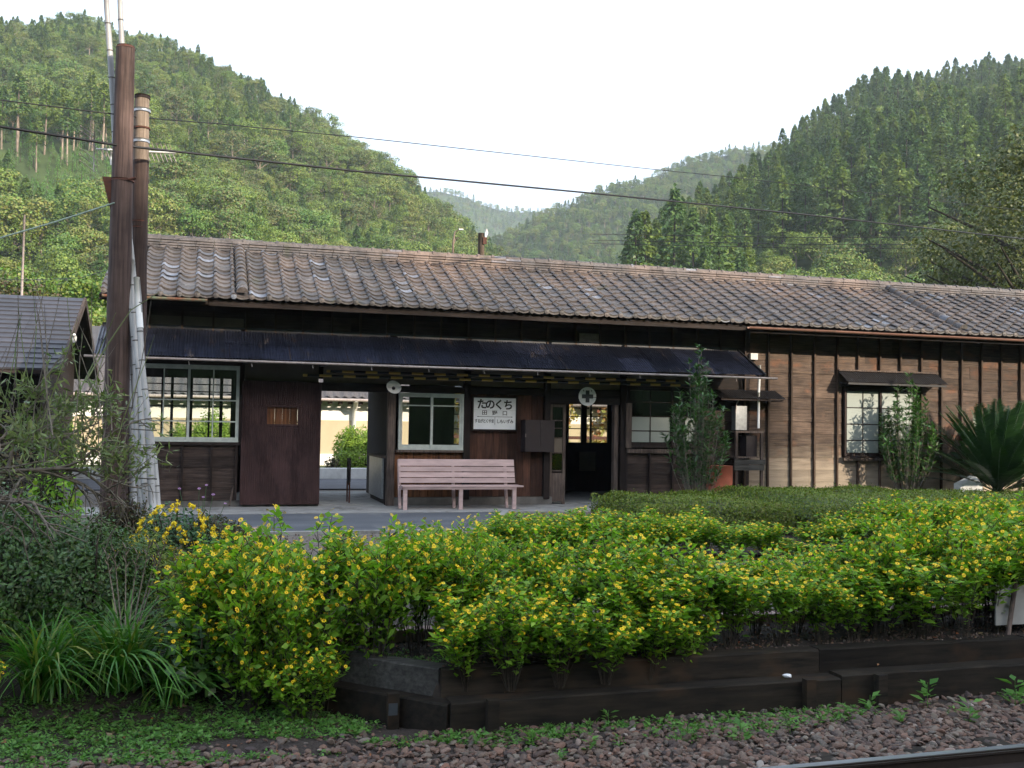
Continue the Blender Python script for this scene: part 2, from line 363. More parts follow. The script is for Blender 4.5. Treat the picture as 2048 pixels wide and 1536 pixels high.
def tubes_np(A, B, r, n=3):
    """thin straight prisms from A to B (arrays)"""
    A = np.asarray(A, float); B = np.asarray(B, float); d = B-A; L = np.linalg.norm(d, axis=1)[:, None]+1e-9; d = d/L
    ref = np.where(np.abs(d[:, 2:3]) < .9, np.array([[0, 0, 1.]]), np.array([[1., 0, 0]])); a = np.cross(d, ref); a /= np.linalg.norm(a, axis=1)[:, None]; c = np.cross(a, d)
    r = np.broadcast_to(np.asarray(r, float).reshape(-1, 1) if np.ndim(r) else np.full((1, 1), r), (len(A), 1))
    ring = [a*math.cos(2*math.pi*k/n)+c*math.sin(2*math.pi*k/n) for k in range(n)]
    V = np.stack([A+q*r for q in ring]+[B+q*r*.6 for q in ring], 1).reshape(-1, 3)
    F = np.array([[k, (k+1) % n, n+(k+1) % n, n+k] for k in range(n)]); F = (np.arange(len(A))[:, None, None]*2*n+F[None]).reshape(-1, 4)
    return V, F
def scatter_stuff(name, pts, scl, rot, idx, protos, label=None, cat=None, tilt=None):
    """one stuff object whose geometry nodes put a prototype mesh on every point"""
    me = bpy.data.meshes.new(name); me.vertices.add(len(pts)); me.vertices.foreach_set('co', np.asarray(pts, np.float32).ravel())
    for nm, arr, ty in (('scl', scl, 'FLOAT'), ('idx', idx, 'INT')):
        a = me.attributes.new(nm, ty, 'POINT'); a.data.foreach_set('value', np.asarray(arr, np.float32 if ty == 'FLOAT' else np.int32))
    a = me.attributes.new('rot', 'FLOAT_VECTOR', 'POINT'); a.data.foreach_set('vector', np.asarray(rot, np.float32).ravel())
    for m_ in protos[0].data.materials: me.materials.append(m_)
    o = obj(name, me); ng = bpy.data.node_groups.new(name, 'GeometryNodeTree')
    ng.interface.new_socket('Geometry', in_out='INPUT', socket_type='NodeSocketGeometry'); ng.interface.new_socket('Geometry', in_out='OUTPUT', socket_type='NodeSocketGeometry')
    gi = ng.nodes.new('NodeGroupInput'); go = ng.nodes.new('NodeGroupOutput'); jn = ng.nodes.new('GeometryNodeJoinGeometry')
    def attr(nm, dt): n = ng.nodes.new('GeometryNodeInputNamedAttribute'); n.data_type = dt; n.inputs[0].default_value = nm; return n.outputs[0]
    si, ri, ii = attr('scl', 'FLOAT'), attr('rot', 'FLOAT_VECTOR'), attr('idx', 'INT')
    for k, pr in enumerate(protos):
        ob = ng.nodes.new('GeometryNodeObjectInfo'); ob.inputs['Object'].default_value = pr; ob.inputs['As Instance'].default_value = True; ob.transform_space = 'ORIGINAL'
        cmp = ng.nodes.new('FunctionNodeCompare'); cmp.data_type = 'INT'; cmp.operation = 'EQUAL'; ng.links.new(ii, cmp.inputs[2]); cmp.inputs[3].default_value = k
        ip = ng.nodes.new('GeometryNodeInstanceOnPoints'); ng.links.new(gi.outputs[0], ip.inputs['Points']); ng.links.new(cmp.outputs[0], ip.inputs['Selection'])
        ng.links.new(ob.outputs['Geometry'], ip.inputs['Instance']); ng.links.new(ri, ip.inputs['Rotation']); ng.links.new(si, ip.inputs['Scale'])
        ng.links.new(ip.outputs[0], jn.inputs[0])
    ng.links.new(jn.outputs[0], go.inputs[0]); md = o.modifiers.new('scatter', 'NODES'); md.node_group = ng
    return tag(o, label, cat, kind='stuff')
def hnoise(x, y, seed=0):
    """smooth value noise, numpy"""
    x = np.asarray(x, float)+seed*17.3; y = np.asarray(y, float)+seed*9.1
    xi = np.floor(x).astype(int); yi = np.floor(y).astype(int); fx = x-xi; fy = y-yi; fx = fx*fx*(3-2*fx); fy = fy*fy*(3-2*fy)
    def h(a, b): return np.mod(np.sin(a*127.1+b*311.7)*43758.5453, 1.0)
    return (h(xi, yi)*(1-fx)+h(xi+1, yi)*fx)*(1-fy)+(h(xi, yi+1)*(1-fx)+h(xi+1, yi+1)*fx)*fy-.5
def fbm(x, y, seed=0, o=4): return sum(hnoise(np.asarray(x)*2**k, np.asarray(y)*2**k, seed+k)*.5**k for k in range(o))

# ================================================================ LARGE STRUCTURE: ground, hills, forest
def pdir(px, py=768):
    v = fwd+cr*(float(px-1024)/2050)+cu*(float(768-py)/2050)
    return v
def gz(x, y):
    """height of the ground near the station"""
    x = np.asarray(x, float); y = np.asarray(y, float)
    def st(a, b, v): t = np.clip((v-a)/(b-a), 0, 1); return t*t*(3-2*t)
    right = -.89+.43*st(7.78, 7.86, y)+.12*st(9.2, 10.6, y)+.17*st(10.95, 11.0, y)+.17*st(12.0, 13.3, y)
    left = -.89+.25*st(8.4, 9.3, y)+.37*st(9.2, 11.6, y)+.27*st(11.6, 13.6, y)
    k = st(.9, 1.7, x-(8.0-y)*.0)
    # retaining wall turns back at the left: between x .9 and 1.8 its line runs diagonally
    line = np.where(x < 1.8, 7.98+(1.78-x)*1.0, 7.86)
    mid = -.89+.43*st(0, .08, y-line)+.12*st(9.2, 10.6, y)+.17*st(10.95, 11.0, y)+.17*st(12.0, 13.3, y)
    z = np.where(x > 1.8, right, np.where(x > .9, mid, left*(1-st(.3, .9, x))+mid*st(.3, .9, x)))
    n = fbm(x*1.3, y*1.3, 3)*.05
    n = n*np.where((y > 13.2) | ((y < 7.6)), .25, 1)
    return np.where(y > 13.25, 0.0-.02, z+n-.01)
xs = np.concatenate([[-1500, -600, -200, -80, -40, -20, -12], np.arange(-8, -3, .5), np.arange(-3, 12, .12), np.arange(12, 24, .6), [30, 50, 90, 200, 600, 1500]])
ys = np.concatenate([[-300, -60, -20, -8, -2, 2], np.arange(3, 7.6, .3), np.arange(7.6, 14, .09), np.arange(14.1, 40, 2), [60, 100, 300, 900, 1900]])
X, Y = np.meshgrid(xs, ys); Z = gz(X, Y); nx, ny = len(xs), len(ys)
I = np.arange(nx*ny).reshape(ny, nx); F = np.stack([I[:-1, :-1], I[:-1, 1:], I[1:, 1:], I[1:, :-1]], -1).reshape(-1, 4)
V = np.stack([X, Y, Z], -1).reshape(-1, 3); fc = V[F].mean(1)
mi = np.full(len(F), 1)
mi[(fc[:, 1] < 9.4)] = 2
mi[(fc[:, 2] < -.82) & (fc[:, 1] < 8.6)] = 0
mi[(fc[:, 0] < .9) & (fc[:, 1] > 7.9) & (fc[:, 1] < 13.2)] = 2
mi[(fc[:, 1] > 10.95) & (fc[:, 1] < 13.3) & (fc[:, 0] > 2.9)] = 2
mi[(fc[:, 1] > 24)] = 3
gr = obj('ground', fastmesh('ground', V, F, ['ballast_ground', 'gravel_soil', 'soil', 'hill_ground'], mi, True)); tag(gr, 'earth and gravel ground of the station yard and the trackside', kind='structure')

# ---- tree prototypes (unit: metres, height about 1 = scaled later)
def conifer(seed, n=1900, bare=.10, wid=.215):
    r = np.random.default_rng(seed); P = []; Nn = []
    nb = 95
    t = r.uniform(0, 1, nb)**.85; z = bare+(1-bare)*t*.97
    prof = (1-t)**.75*wid*(.75+.5*r.random(nb))*np.minimum(1, .45+t*6); az = r.uniform(0, 6.283, nb)
    per = n//nb
    for i in range(nb):
        k = per; rr = prof[i]*(.35+.65*r.random(k)**.5); a = az[i]+r.normal(0, .22+.1*t[i], k)
        zz = z[i]+.05*(prof[i]-rr)/wid*.5+r.normal(0, .012, k)+.02*np.sin(rr*40)
        p = np.stack([rr*np.cos(a), rr*np.sin(a), zz], 1); P.append(p); Nn.append(np.stack([np.cos(a)*.6, np.sin(a)*.6, np.full(k, .8)], 1))
    k = 24; zz = r.uniform(.9, 1.0, k); a = r.uniform(0, 6.283, k); P.append(np.stack([(1-zz)*.15*np.cos(a), (1-zz)*.15*np.sin(a), zz], 1)); Nn.append(r.normal(size=(k, 3)))
    P = np.concatenate(P); Nn = np.concatenate(Nn); D = P*[1, 1, 0]; D = D/(np.linalg.norm(D, axis=1)[:, None]+1e-6); D[:, 2] = -.25
    return leaves(P, .034, r, Nn, D, asp=.75, jit=.35)
def broad(seed, n=2300, w=.42, low=.18, sz=.034):
    r = np.random.default_rng(seed); nl = 20; P = []; Nn = []
    for i in range(nl):
        t = r.uniform(0, 1); a = r.uniform(0, 6.283); rad = w*math.sqrt(max(.05, 1-(t*1.5-.55)**2))*r.uniform(.35, .8)
        c = np.array([rad*math.cos(a), rad*math.sin(a), low+.16+(1-low-.30)*t]); s = r.uniform(.10, .19)
        k = n//nl; d = r.normal(size=(k, 3)); d[:, 2] = np.abs(d[:, 2])*1.0-.25; d /= np.linalg.norm(d, axis=1)[:, None]
        P.append(c+d*s*[1.15, 1.15, .8]*r.uniform(.75, 1.05, (k, 1))); Nn.append(d+[0, 0, .3])
    P = np.concatenate(P); Nn = np.concatenate(Nn)
    return leaves(P, sz, r, Nn, None, asp=.85, jit=.35)
def trunkmesh(name, h, r, mat, seed=0, limbs=0, spread=.3):
    rr = random.Random(seed); b = MB(); b.tube([(0, 0, -.06), (rr.uniform(-.01, .01), rr.uniform(-.01, .01), h*.5), (0, 0, h)], [r, r*.75, r*.2], 6)
    for i in range(limbs):
        a = rr.uniform(0, 6.283); z = rr.uniform(.25, .7)*h; b.tube([(0, 0, z), (math.cos(a)*spread*.5, math.sin(a)*spread*.5, z+.12), (math.cos(a)*spread, math.sin(a)*spread, z+.3)], [r*.5, r*.35, r*.12], 5)
    return b.mesh(name, mat)
def protoset(kind, fn, mat, tmat, n, th, tr, limbs=0):
    out = []
    for i in range(n):
        v, f = fn(100+i*7+hash_(kind)); cr_ = fastmesh(kind+'_crown', v, f, mat)
        tk = trunkmesh(kind+'_trunk', th, tr, tmat, i, limbs)
        # joined version for the instanced wood
        tv = np.array([q.co[:] for q in tk.vertices]); tf = [list(q.vertices) for q in tk.polygons if len(q.vertices) == 4]
        V2, F2 = merge([(v, f), (tv, np.array(tf))]); me = fastmesh(kind+'_all', V2, F2, [mat, tmat], np.concatenate([np.zeros(len(f)), np.ones(len(tf))]).astype(int))
        po = bpy.data.objects.new(kind+'_proto', me); out.append((cr_, tk, po))
    return out
def hash_(s): return sum(ord(c) for c in s) % 97
KIND = {
 'cedar': protoset('cedar', lambda s: conifer(s), 'leaf_cedar', 'bark', 5, .95, .014),
 'tall_cedar': protoset('tall_cedar', lambda s: conifer(s, 1100, .50, .14), 'leaf_cedar', 'bark_pale', 3, .95, .015),
 'young': protoset('young', lambda s: conifer(s, 420, .04, .22), 'leaf_young', 'bark', 2, .9, .014),
 'broadleaf': protoset('broadleaf', lambda s: broad(s), 'leaf_broad', 'bark_pale', 6, .7, .020, 5)}
TREES = []   # kind, xyz, height, rot, hill
def hill(name, ridge, d0, ext, treeh, label, nu=90, nv=44, seed=0, rough=6., z0=0.):
    """ridge: list of (px, py, distance) of the skyline; ext: foot distance; the hill runs on past the ridge and falls away"""
    rp = sorted(ridge); pxs = np.linspace(rp[0][0], rp[-1][0], nu); pys = np.interp(pxs, [p[0] for p in rp], [p[1] for p in rp]); ds = np.interp(pxs, [p[0] for p in rp], [p[2] for p in rp])
    D0 = np.interp(pxs, [p[0] for p in rp], d0 if isinstance(d0, (list, tuple)) else [d0]*len(rp))
    az = []; zr = []
    for a, b_, c in zip(pxs, pys, ds):
        v = pdir(a, b_); h = math.hypot(v.x, v.y); az.append(math.atan2(v.x, v.y)); zr.append(CAM.z+v.z/h*c-treeh*.8)
    az = np.array(az); zr = np.array(zr)
    def pos(px, v):
        px = np.asarray(px, float); v = np.asarray(v, float)
        A = np.interp(px, pxs, az); Z1 = np.interp(px, pxs, zr); d1 = np.interp(px, pxs, ds); dd0 = np.interp(px, pxs, D0)
        d = dd0+(d1-dd0)*v; z = np.where(v <= 1, z0+(Z1-z0)*v, Z1*(1-(v-1)*1.3))
        x = np.sin(A)*d; y = np.cos(A)*d
        nse = fbm(x/42, y/42, seed, 4)*rough*2.4*np.clip(v*4, 0, 1)*np.clip(abs(1-v)*5, .25, 1)
        return x, y, z+nse, d
    vv = np.concatenate([np.linspace(-.05, 1, nv), [1.06, 1.15, 1.3, 1.55, 1.9]])
    U, W = np.meshgrid(pxs, vv); x, y, z, d = pos(U, np.maximum(W, -.05)); n1, n2 = len(pxs), len(vv)
    I = np.arange(n1*n2).reshape(n2, n1); F = np.stack([I[:-1, :-1], I[:-1, 1:], I[1:, 1:], I[1:, :-1]], -1).reshape(-1, 4)
    o = obj(name, fastmesh(name, np.stack([x, y, z], -1).reshape(-1, 3), F, 'hill_ground', smooth=True)); tag(o, label, kind='structure')
    return pos, pxs, ds, D0
def plant_hill(H, spacing, fn, hill_id, vmax=1.12, seed=1):
    pos, pxs, ds, D0 = H; r = np.random.default_rng(seed)
    # jittered grid in bearing and distance with even ground spacing
    d = float(D0.min())
    while True:
        dm = d+0.0
        wpx = spacing/dm*2050
        px = np.arange(pxs[0], pxs[-1], wpx)+r.uniform(-.5, .5)*wpx; px = px+r.uniform(-.42, .42, len(px))*wpx
        dd = d+r.uniform(-.45, .45, len(px))*spacing; px = np.clip(px, pxs[0], pxs[-1])
        d1 = np.interp(px, pxs, ds); dd0 = np.interp(px, pxs, D0); v = (dd-dd0)/(d1-dd0)
        ok = (v > 0) & (v < vmax); x, y, z, _ = pos(px, v)
        for a, b_, q, e, g in zip(x[ok], y[ok], z[ok], px[ok], v[ok]):
            el = (q-CAM.z)/math.hypot(a, b_); py = 845+.0165*(e-1024)-el*2050
            t = fn(e, py, g, r)
            if t: TREES.append((t[0], (a, b_, q), t[1]*r.uniform(.75, 1.25), r.uniform(0, 6.28), hill_id))
        d += spacing
        if d > ds.max()*1.15: break
HL = hill('hill_left', [(-420, 120, 400), (-120, 70, 410), (0, 45, 420), (60, 40, 420), (130, 20, 420), (200, 24, 420), (240, 52, 410), (290, 62, 400), (340, 70, 395), (430, 128, 385), (520, 168, 380), (600, 218, 372), (690, 268, 365), (770, 322, 355), (850, 388, 345), (930, 452, 335), (985, 500, 330), (1100, 620, 320)], 125, None, 8, 'steep forested hill on the left', seed=3)
HR = hill('hill_right', [(1255, 560, 235), (1285, 505, 240), (1335, 440, 250), (1390, 402, 262), (1450, 372, 275), (1500, 335, 290), (1560, 285, 310), (1600, 255, 325), (1680, 205, 350), (1760, 158, 375), (1820, 158, 390), (1900, 138, 410), (1960, 130, 420), (2048, 122, 430), (2300, 90, 440), (2700, 80, 450)], 120, None, 10, 'dark forested hill on the right', seed=5)
HM = hill('hill_middle', [(930, 560, 640), (975, 478, 650), (1060, 428, 670), (1160, 386, 700), (1230, 365, 720), (1300, 350, 740), (1400, 306, 770), (1460, 290, 780), (1545, 284, 790), (1700, 330, 800)], 430, None, 8, 'hazy forested hill in the middle of the valley', 60, 30, seed=8)
HF = hill('hill_far', [(700, 420, 1300), (830, 374, 1300), (880, 374, 1320), (960, 398, 1350), (1000, 413, 1380), (1075, 417, 1400), (1180, 420, 1400), (1300, 440, 1400)], 900, None, 8, 'farthest pale blue hill closing the valley', 40, 24, seed=12)
def f_left(px, py, v, r):
    q = r.random()
    if px < 245 and 335 < py < 405: return ('tall_cedar', 13.5) if q < .45 else ('young', 5)
    if 430 < px < 600 and 290 < py < 330 and q < .4: return ('tall_cedar', 10)
    if 30 < px < 330 and 400 <= py < 475: return ('young', 4.5)
    if px < 60 and 405 < py < 430: return ('tall_cedar', 12)
    if py < 260+(px-300)*.15 and px < 620: return ('cedar', 6.8) if q < .45 else ('broadleaf', 5.8)
    return ('broadleaf', 6.6+2.4*(r.random() < .25)) if q < .74 else ('cedar', 7.5)
def f_right(px, py, v, r):
    q = r.random()
    if py > 560 and px > 1500: return ('broadleaf', 8)
    return ('cedar', 16.5-6.5*v) if q < .86 else ('broadleaf', 9)
def f_mid(px, py, v, r): return ('cedar', 7.5) if r.random() < .5 else ('broadleaf', 7)
plant_hill(HL, 3.9, f_left, 'left', seed=2)
plant_hill(HR, 5.2, f_right, 'right', seed=3)
plant_hill(HL, 2.5, lambda px, py, v, r: ('young', 3.4) if (20 < px < 330 and 335 < py < 470 and r.random() < .8) else None, 'left', seed=9)
nnear = len(TREES)
plant_hill(HM, 4.6, f_mid, 'mid', seed=4); plant_hill(HF, 8, lambda px, py, v, r: ('cedar', 9) if r.random() < .5 else ('broadleaf', 9), 'far', seed=5)
def inframe(p):
    v = Vector(p)-CAM; k = v.dot(fwd)
    if k < 1: return False, 0
    x = v.dot(cr)/k*2050+1024; y = 768-v.dot(cu)/k*2050
    # hidden behind the station roof
    ridge_y = 470+(x-280)*.064
    return (-30 < x < 2078) and (y-2050*10/k < (ridge_y if x > 250 else 700)), 1/k
def treelabel(kd, hid, p, h):
    v = Vector(p)+Vector((0, 0, h))-CAM; k = v.dot(fwd); x = v.dot(cr)/k*2050+1024; y = 768-v.dot(cu)/k*2050
    a = {'cedar': 'pointed cedar', 'tall_cedar': 'bare trunked cedar', 'broadleaf': 'rounded broadleaf tree'}[kd]
    if hid == 'left':
        L = [(110, 'by the left picture edge'), (230, 'left of the tall pole'), (400, 'right of the two poles'), (560, 'above the left end of the roof'), (700, 'above the ribbed panel'), (850, 'above the bench'), (3000, 'at its valley end')]
        sky_ = np.interp(x, [0, 200, 430, 690, 985], [45, 24, 128, 268, 500])
    else:
        L = [(1400, 'at its valley end'), (1530, 'above the canopy end'), (1680, 'above the small meter hood'), (1830, 'above the right window'), (1950, 'left of the big olive tree'), (3000, 'by the right picture edge')]
        sky_ = np.interp(x, [1250, 1500, 1600, 1760, 2048], [505, 335, 255, 158, 122])
    f = (y-sky_)/max(60, 480-sky_+(x-280)*.064); b_ = 'on the skyline' if f < .10 else 'high' if f < .35 else 'halfway up' if f < .65 else 'low down'
    return '%s %s on the %s hill, %s' % (a, b_, hid, next(t for m_, t in L if x < m_)) if b_ != 'on the skyline' else '%s on the skyline of the %s hill, %s' % (a, hid, next(t for m_, t in L if x < m_))
LAB = {'cedar': {'left': 'pointed evergreen cedar on the sunlit left hillside', 'right': 'pointed evergreen cedar on the steep right hillside'},
       'tall_cedar': {'left': 'tall bare trunked cedar with a crown only at its top on the left hillside'},
       'broadleaf': {'left': 'rounded yellowish broadleaf tree on the sunlit left hillside', 'right': 'rounded broadleaf tree among the cedars of the right hillside'}}
CATG = {'cedar': 'cedar tree', 'tall_cedar': 'cedar tree', 'broadleaf': 'broadleaf tree'}
rest = {}
for kd in ('cedar', 'tall_cedar', 'broadleaf', 'young'):
    lst = [t for t in TREES[:nnear] if t[0] == kd]; far = [t for t in TREES[nnear:] if t[0] == kd]
    sc = [(inframe(t[1])[0], inframe(t[1])[1]*t[2]) for t in lst]
    order = sorted(range(len(lst)), key=lambda i: (-sc[i][0], -sc[i][1])); lim = {'cedar': 235, 'tall_cedar': 60, 'broadleaf': 295, 'young': 0}[kd]
    single = [lst[i] for i in order[:lim] if sc[i][0]]; rest[kd] = ([lst[i] for i in order[lim:]]+[lst[i] for i in order[:lim] if not sc[i][0]], far)
    for j, (k_, p, h, rot, hid) in enumerate(single):
        cm, tm, po = KIND[kd][j % len(KIND[kd])]; nm = 'cedar_tree' if 'cedar' in kd else 'broadleaf_tree'
        e = thing(nm, p, treelabel(kd, hid, p, h), CATG[kd], {'cedar': 'cedars on the %s hillside', 'tall_cedar': 'bare trunked cedars on the %s hillside', 'broadleaf': 'broadleaf trees on the %s hillside'}[kd] % hid, rot)
        e.scale = (h*random.uniform(.9, 1.2), h*random.uniform(.9, 1.2), h)
        obj('crown', cm, e); obj('trunk', tm, e)
def stuff_trees(name, lst, label):
    protos = []; idx = []
    for kd in ('cedar', 'tall_cedar', 'broadleaf', 'young'):
        if any(t[0] == kd for t in lst): protos += [(kd, p[2]) for p in KIND[kd]]
    keys = {}
    for i, (kd, p) in enumerate(protos): keys.setdefault(kd, []).append(i)
    idx = [random.choice(keys[t[0]]) for t in lst]
    return scatter_stuff(name, [t[1] for t in lst], [t[2] for t in lst], [(0, 0, t[3]) for t in lst], idx, [p for k, p in protos], label, 'forest')
stuff_trees('cedar_forest', rest['cedar'][0]+rest['tall_cedar'][0]+rest['young'][0], 'dense cedar wood covering the upper slopes of both near hills')
stuff_trees('broadleaf_forest', rest['broadleaf'][0], 'broadleaf wood filling the slopes between the cedars')
stuff_trees('distant_forest', [t for kd in rest for t in rest[kd][1]], 'bluish far woods on the valley hills')
print('TREES', len(TREES), nnear)
# wooded bank behind the camera: its trees keep the low sun off the yard and the left half of the station
bank = []
def banktop(x): return float(np.interp(x, [-40, 30, 56.6, 59.4, 120], [37.0, 38.8, 38.8, 33.8, 33.0]))
for i in range(1700):
    x = random.uniform(-20, 112); y = -60-random.uniform(0, 16)
    top = banktop(x)-.42*(-60-y)*.9*-1*(1 if False else 0)-random.uniform(0, .5); h = random.uniform(7.5, 10)
    bank.append(('broadleaf' if random.random() < .6 else 'cedar', (x, y, top-h), h*1.0, random.uniform(0, 6.28), 'bank'))
bv = []
bx_ = np.linspace(-120, 180, 120); prof = [(-16, -.85), (-24, 2), (-40, 12), (-56, .74), (-64, .80), (-90, .80), (-140, .4)]
for x in bx_:
    k = banktop(x)-4
    for (y, z) in prof: bv.append((x, y, (z*k if abs(z) < 1 and z > 0 else z)+hnoise(x*.1, y*.1)*1.2*(z > 0)))
n2 = len(prof); F = [[i*n2+j, i*n2+j+1, (i+1)*n2+j+1, (i+1)*n2+j] for i in range(len(bx_)-1) for j in range(n2-1)]
tag(obj('hillside_behind_track', fastmesh('hillside_behind_track', bv, F, 'hill_ground', smooth=True)), 'wooded slope far across the track behind the viewer', kind='structure')
stuff_trees('bank_wood', bank, 'trees on the bank across the track')

def near_tree(name, loc, h, wid, label, mat='leaf_broad', seed=1, n=20000, sz=.30, dark=False):
    e = thing(name, loc, label, 'tree'); r = np.random.default_rng(seed)
    nl = 60; P = []; N = []
    for i in range(nl):
        t = r.uniform(.12, 1); a = r.uniform(0, 6.283); rad = wid*math.sqrt(max(.04, 1-(t*1.45-.6)**2))*r.uniform(.2, .9)
        c = np.array([rad*math.cos(a), rad*math.sin(a), t*h*.88]); s = r.uniform(.10, .17)*h*.75; k = n//nl
        d = r.normal(size=(k, 3)); d /= np.linalg.norm(d, axis=1)[:, None]; P.append(c+d*s*[1.2, 1.2, .75]*r.uniform(.5, 1.05, (k, 1))); N.append(d+[0, 0, .5])
    v, f = leaves(np.concatenate(P), sz, r, np.concatenate(N), None, asp=.8, jit=.5)
    o = obj('crown', fastmesh('crown', v, f, mat), e); o['kind'] = 'stuff'
    b = MB(); b.tube([(0, 0, -.3), (.1, 0, h*.4), (0, 0, h*.85)], [h*.025, h*.018, h*.004], 8)
    for i in range(9):
        a = r.uniform(0, 6.283); z = r.uniform(.2, .6)*h; b.tube([(0, 0, z), (math.cos(a)*wid*.5, math.sin(a)*wid*.5, z+h*.12), (math.cos(a)*wid*.9, math.sin(a)*wid*.9, z+h*.2)], [h*.010, h*.006, h*.002], 6)
    b.build('trunk', 'bark', e, local=True)
    return e
def at(px, py, dist, z=0.):
    v = pdir(px, py); h = math.hypot(v.x, v.y); return (v.x/h*dist, v.y/h*dist, z)
near_tree('broadleaf_tree', at(1985, 500, 62), 14.5, 5.2, 'big dark olive tree overhanging the right end of the station roof', mat='leaf_olive', seed=2, sz=.18, n=34000)
near_tree('broadleaf_tree', at(2090, 500, 56), 17.5, 6.0, 'dark tall tree at the extreme right edge beyond the roof', mat='leaf_olive', seed=3, sz=.18, n=34000)
near_tree('broadleaf_tree', at(1850, 500, 80), 12.0, 5.0, 'low spreading olive green tree behind the ridge left of the big olive tree', mat='leaf_olive', seed=4, sz=.18, n=34000)
near_tree('broadleaf_tree', at(1740, 520, 84), 11.0, 5.0, 'bushy brownish tree behind the ridge near the right roof seam', mat='leaf_brownish', seed=5, sz=.18, n=34000)
near_tree('broadleaf_tree', at(1600, 520, 88), 10.6, 4.6, 'round green tree just behind the ridge above the round cross sign', seed=6, sz=.18, n=34000)
near_tree('broadleaf_tree', at(120, 640, 48), 8.2, 4.4, 'yellowish bushy tree behind the shed roof', seed=7, sz=.15, n=26000)
near_tree('broadleaf_tree', at(20, 640, 46), 7.6, 4.0, 'brownish bushy tree behind the left end of the shed roof', mat='leaf_brownish', seed=8, sz=.15, n=26000)
near_tree('broadleaf_tree', at(205, 680, 40), 5.6, 2.2, 'small leafy tree squeezed between shed and pole', seed=9, sz=.15, n=9000)
near_tree('autumn_tree', (9.6, 31.5, 0), 4.6, 2.0, 'red and orange autumn tree seen through the glazed back door', mat='leaf_autumn', seed=10, sz=.15, n=9000)
near_tree('autumn_tree', (12.6, 34.0, 0), 5.2, 2.4, 'yellow autumn tree behind the red one, seen through the back door', mat='leaf_autumn', seed=11, sz=.15, n=9000)

# ================================================================ THE STATION
WY = 17.4; BY = 20.5          # front and back wall planes
XL, XR = -1.35, 21.0
st = thing('station_building', (6.0, 18.9, 0), 'long low wooden station house with brown board walls and a weathered tile roof', 'building')
EY, EZ, RY, RZ = 16.6, 3.33, 19.0, 4.44
sl = (RZ-EZ)/(RY-EY); sa = math.atan(sl); slen = math.hypot(RZ-EZ, RY-EY)
# concrete footing and floors
b = MB(); b.box(XL, 1.84, WY-.03, WY+.12, -.1, .10); b.box(3.0, 5.95, WY-.05, WY+.12, -.1, .14); b.box(7.28, XR, WY-.02, WY+.12, -.1, .17)
b.build('footing', 'concrete_dark', st)
bx('floor_slab', 'concrete', XL, 9.4, WY+.13, BY+.2, -.05, .015, st)
bx('wooden_floor', 'dark_wood', 9.41, XR, WY+.13, BY, -.05, .2, st)
# posts on the front wall
for x, w_, m_, z0, z1 in [(XL+.05, .1, 'post_wood', 0, 3.25), (.555-.0, .07, 'post_wood', 1.0, 2.9), (3.04, .13, 'weathered_post', 0, 2.9), (4.365, .11, 'post_wood', .1, 2.9), (5.84, .11, 'post_wood', .1, 2.9), (7.30, .11, 'post_wood', .1, 2.9), (8.86, .1, 'post_wood', .1, 2.9)]:
    bx('post', m_, x-w_/2, x+w_/2, WY-.07, WY+.05, z0, z1, st)
for x in (XL+.05, .55, 1.9, 3.7, 5.9, 7.3, 9.4, 13, 17, 20.9):
    bx('rear_post', 'post_wood', x-.05, x+.05, BY-.05, BY+.07, 0, 3.3, st)
bx('sill_beam', 'beam_wood', XL, .58, WY-.075, WY+.04, 1.005, 1.055, st)
bx('lintel', 'beam_wood', .59, 3.1, WY-.055, WY+.06, 1.93, 2.07, st)
bx('lintel', 'beam_wood', 3.105, 7.36, WY-.053, WY+.055, 1.94, 2.05, st)
bx('lintel', 'beam_wood', XL, .56, WY-.056, WY+.06, 2.30, 2.44, st)
# plaster band under the canopy, one panel between each pair of posts
for x0, x1 in [(.60, 1.80), (1.88, 2.97), (3.11, 4.30), (4.43, 5.77), (5.90, 7.24), (7.36, 8.80)]:
    bx('plaster_panel', 'plaster', x0, x1, WY-.01, WY+.03, 2.072, 2.58, st)
for x in (.60, 1.84, 3.04, 4.36, 5.84, 7.30): bx('bracket', 'post_wood', x-.045, x+.045, 16.52, WY-.072, 2.33, 2.42, st)
# low board panels A: left bay
def boards(x0, x1, z0, rows, h, mat='wall_board', seglen=(1.8, 3.2), y=WY, lap=.011, seed=1, name='wall_board', cut=None):
    """lapped horizontal boards, each one an object; cut = list of (x0,x1,z0,z1) openings"""
    rr = random.Random(seed)
    for i in range(rows):
        za = z0+i*h; zb = za+h+.012; x = x0
        while x < x1-.05:
            xe = x+rr.uniform(*seglen)
            if x1-xe < .7: xe = x1
            spans = [(x, xe)]
            for c in (cut or []):
                if za+h*.5 > c[2] and za+h*.5 < c[3]:
                    ns = []
                    for s_ in spans:
                        if c[1] <= s_[0] or c[0] >= s_[1]: ns.append(s_)
                        else:
                            if s_[0] < c[0]: ns.append((s_[0], c[0]))
                            if s_[1] > c[1]: ns.append((c[1], s_[1]))
                    spans = ns
            for a, e in spans:
                if e-a < .02: continue
                d = rr.uniform(-.003, .003); bm_ = MB(); yo = y-.012-d
                bm_.add([(a, yo-lap, za), (e-.003, yo-lap, za), (e-.003, yo, zb), (a, yo, zb), (a, y+.02, za), (e-.003, y+.02, za), (e-.003, y+.02, zb), (a, y+.02, zb)],
                        [(0, 1, 2, 3), (5, 4, 7, 6), (4, 5, 1, 0), (3, 2, 6, 7), (4, 0, 3, 7), (1, 5, 6, 2)])
                bm_.build(name, mat, st)
            x = xe
def battens(xs_, z0, z1, y=WY, w_=.032, mat='batten_wood', d=.05):
    for x in xs_: bx('batten', mat, x-w_/2, x+w_/2, y-.026-d, y-.0245, z0, z1, st)
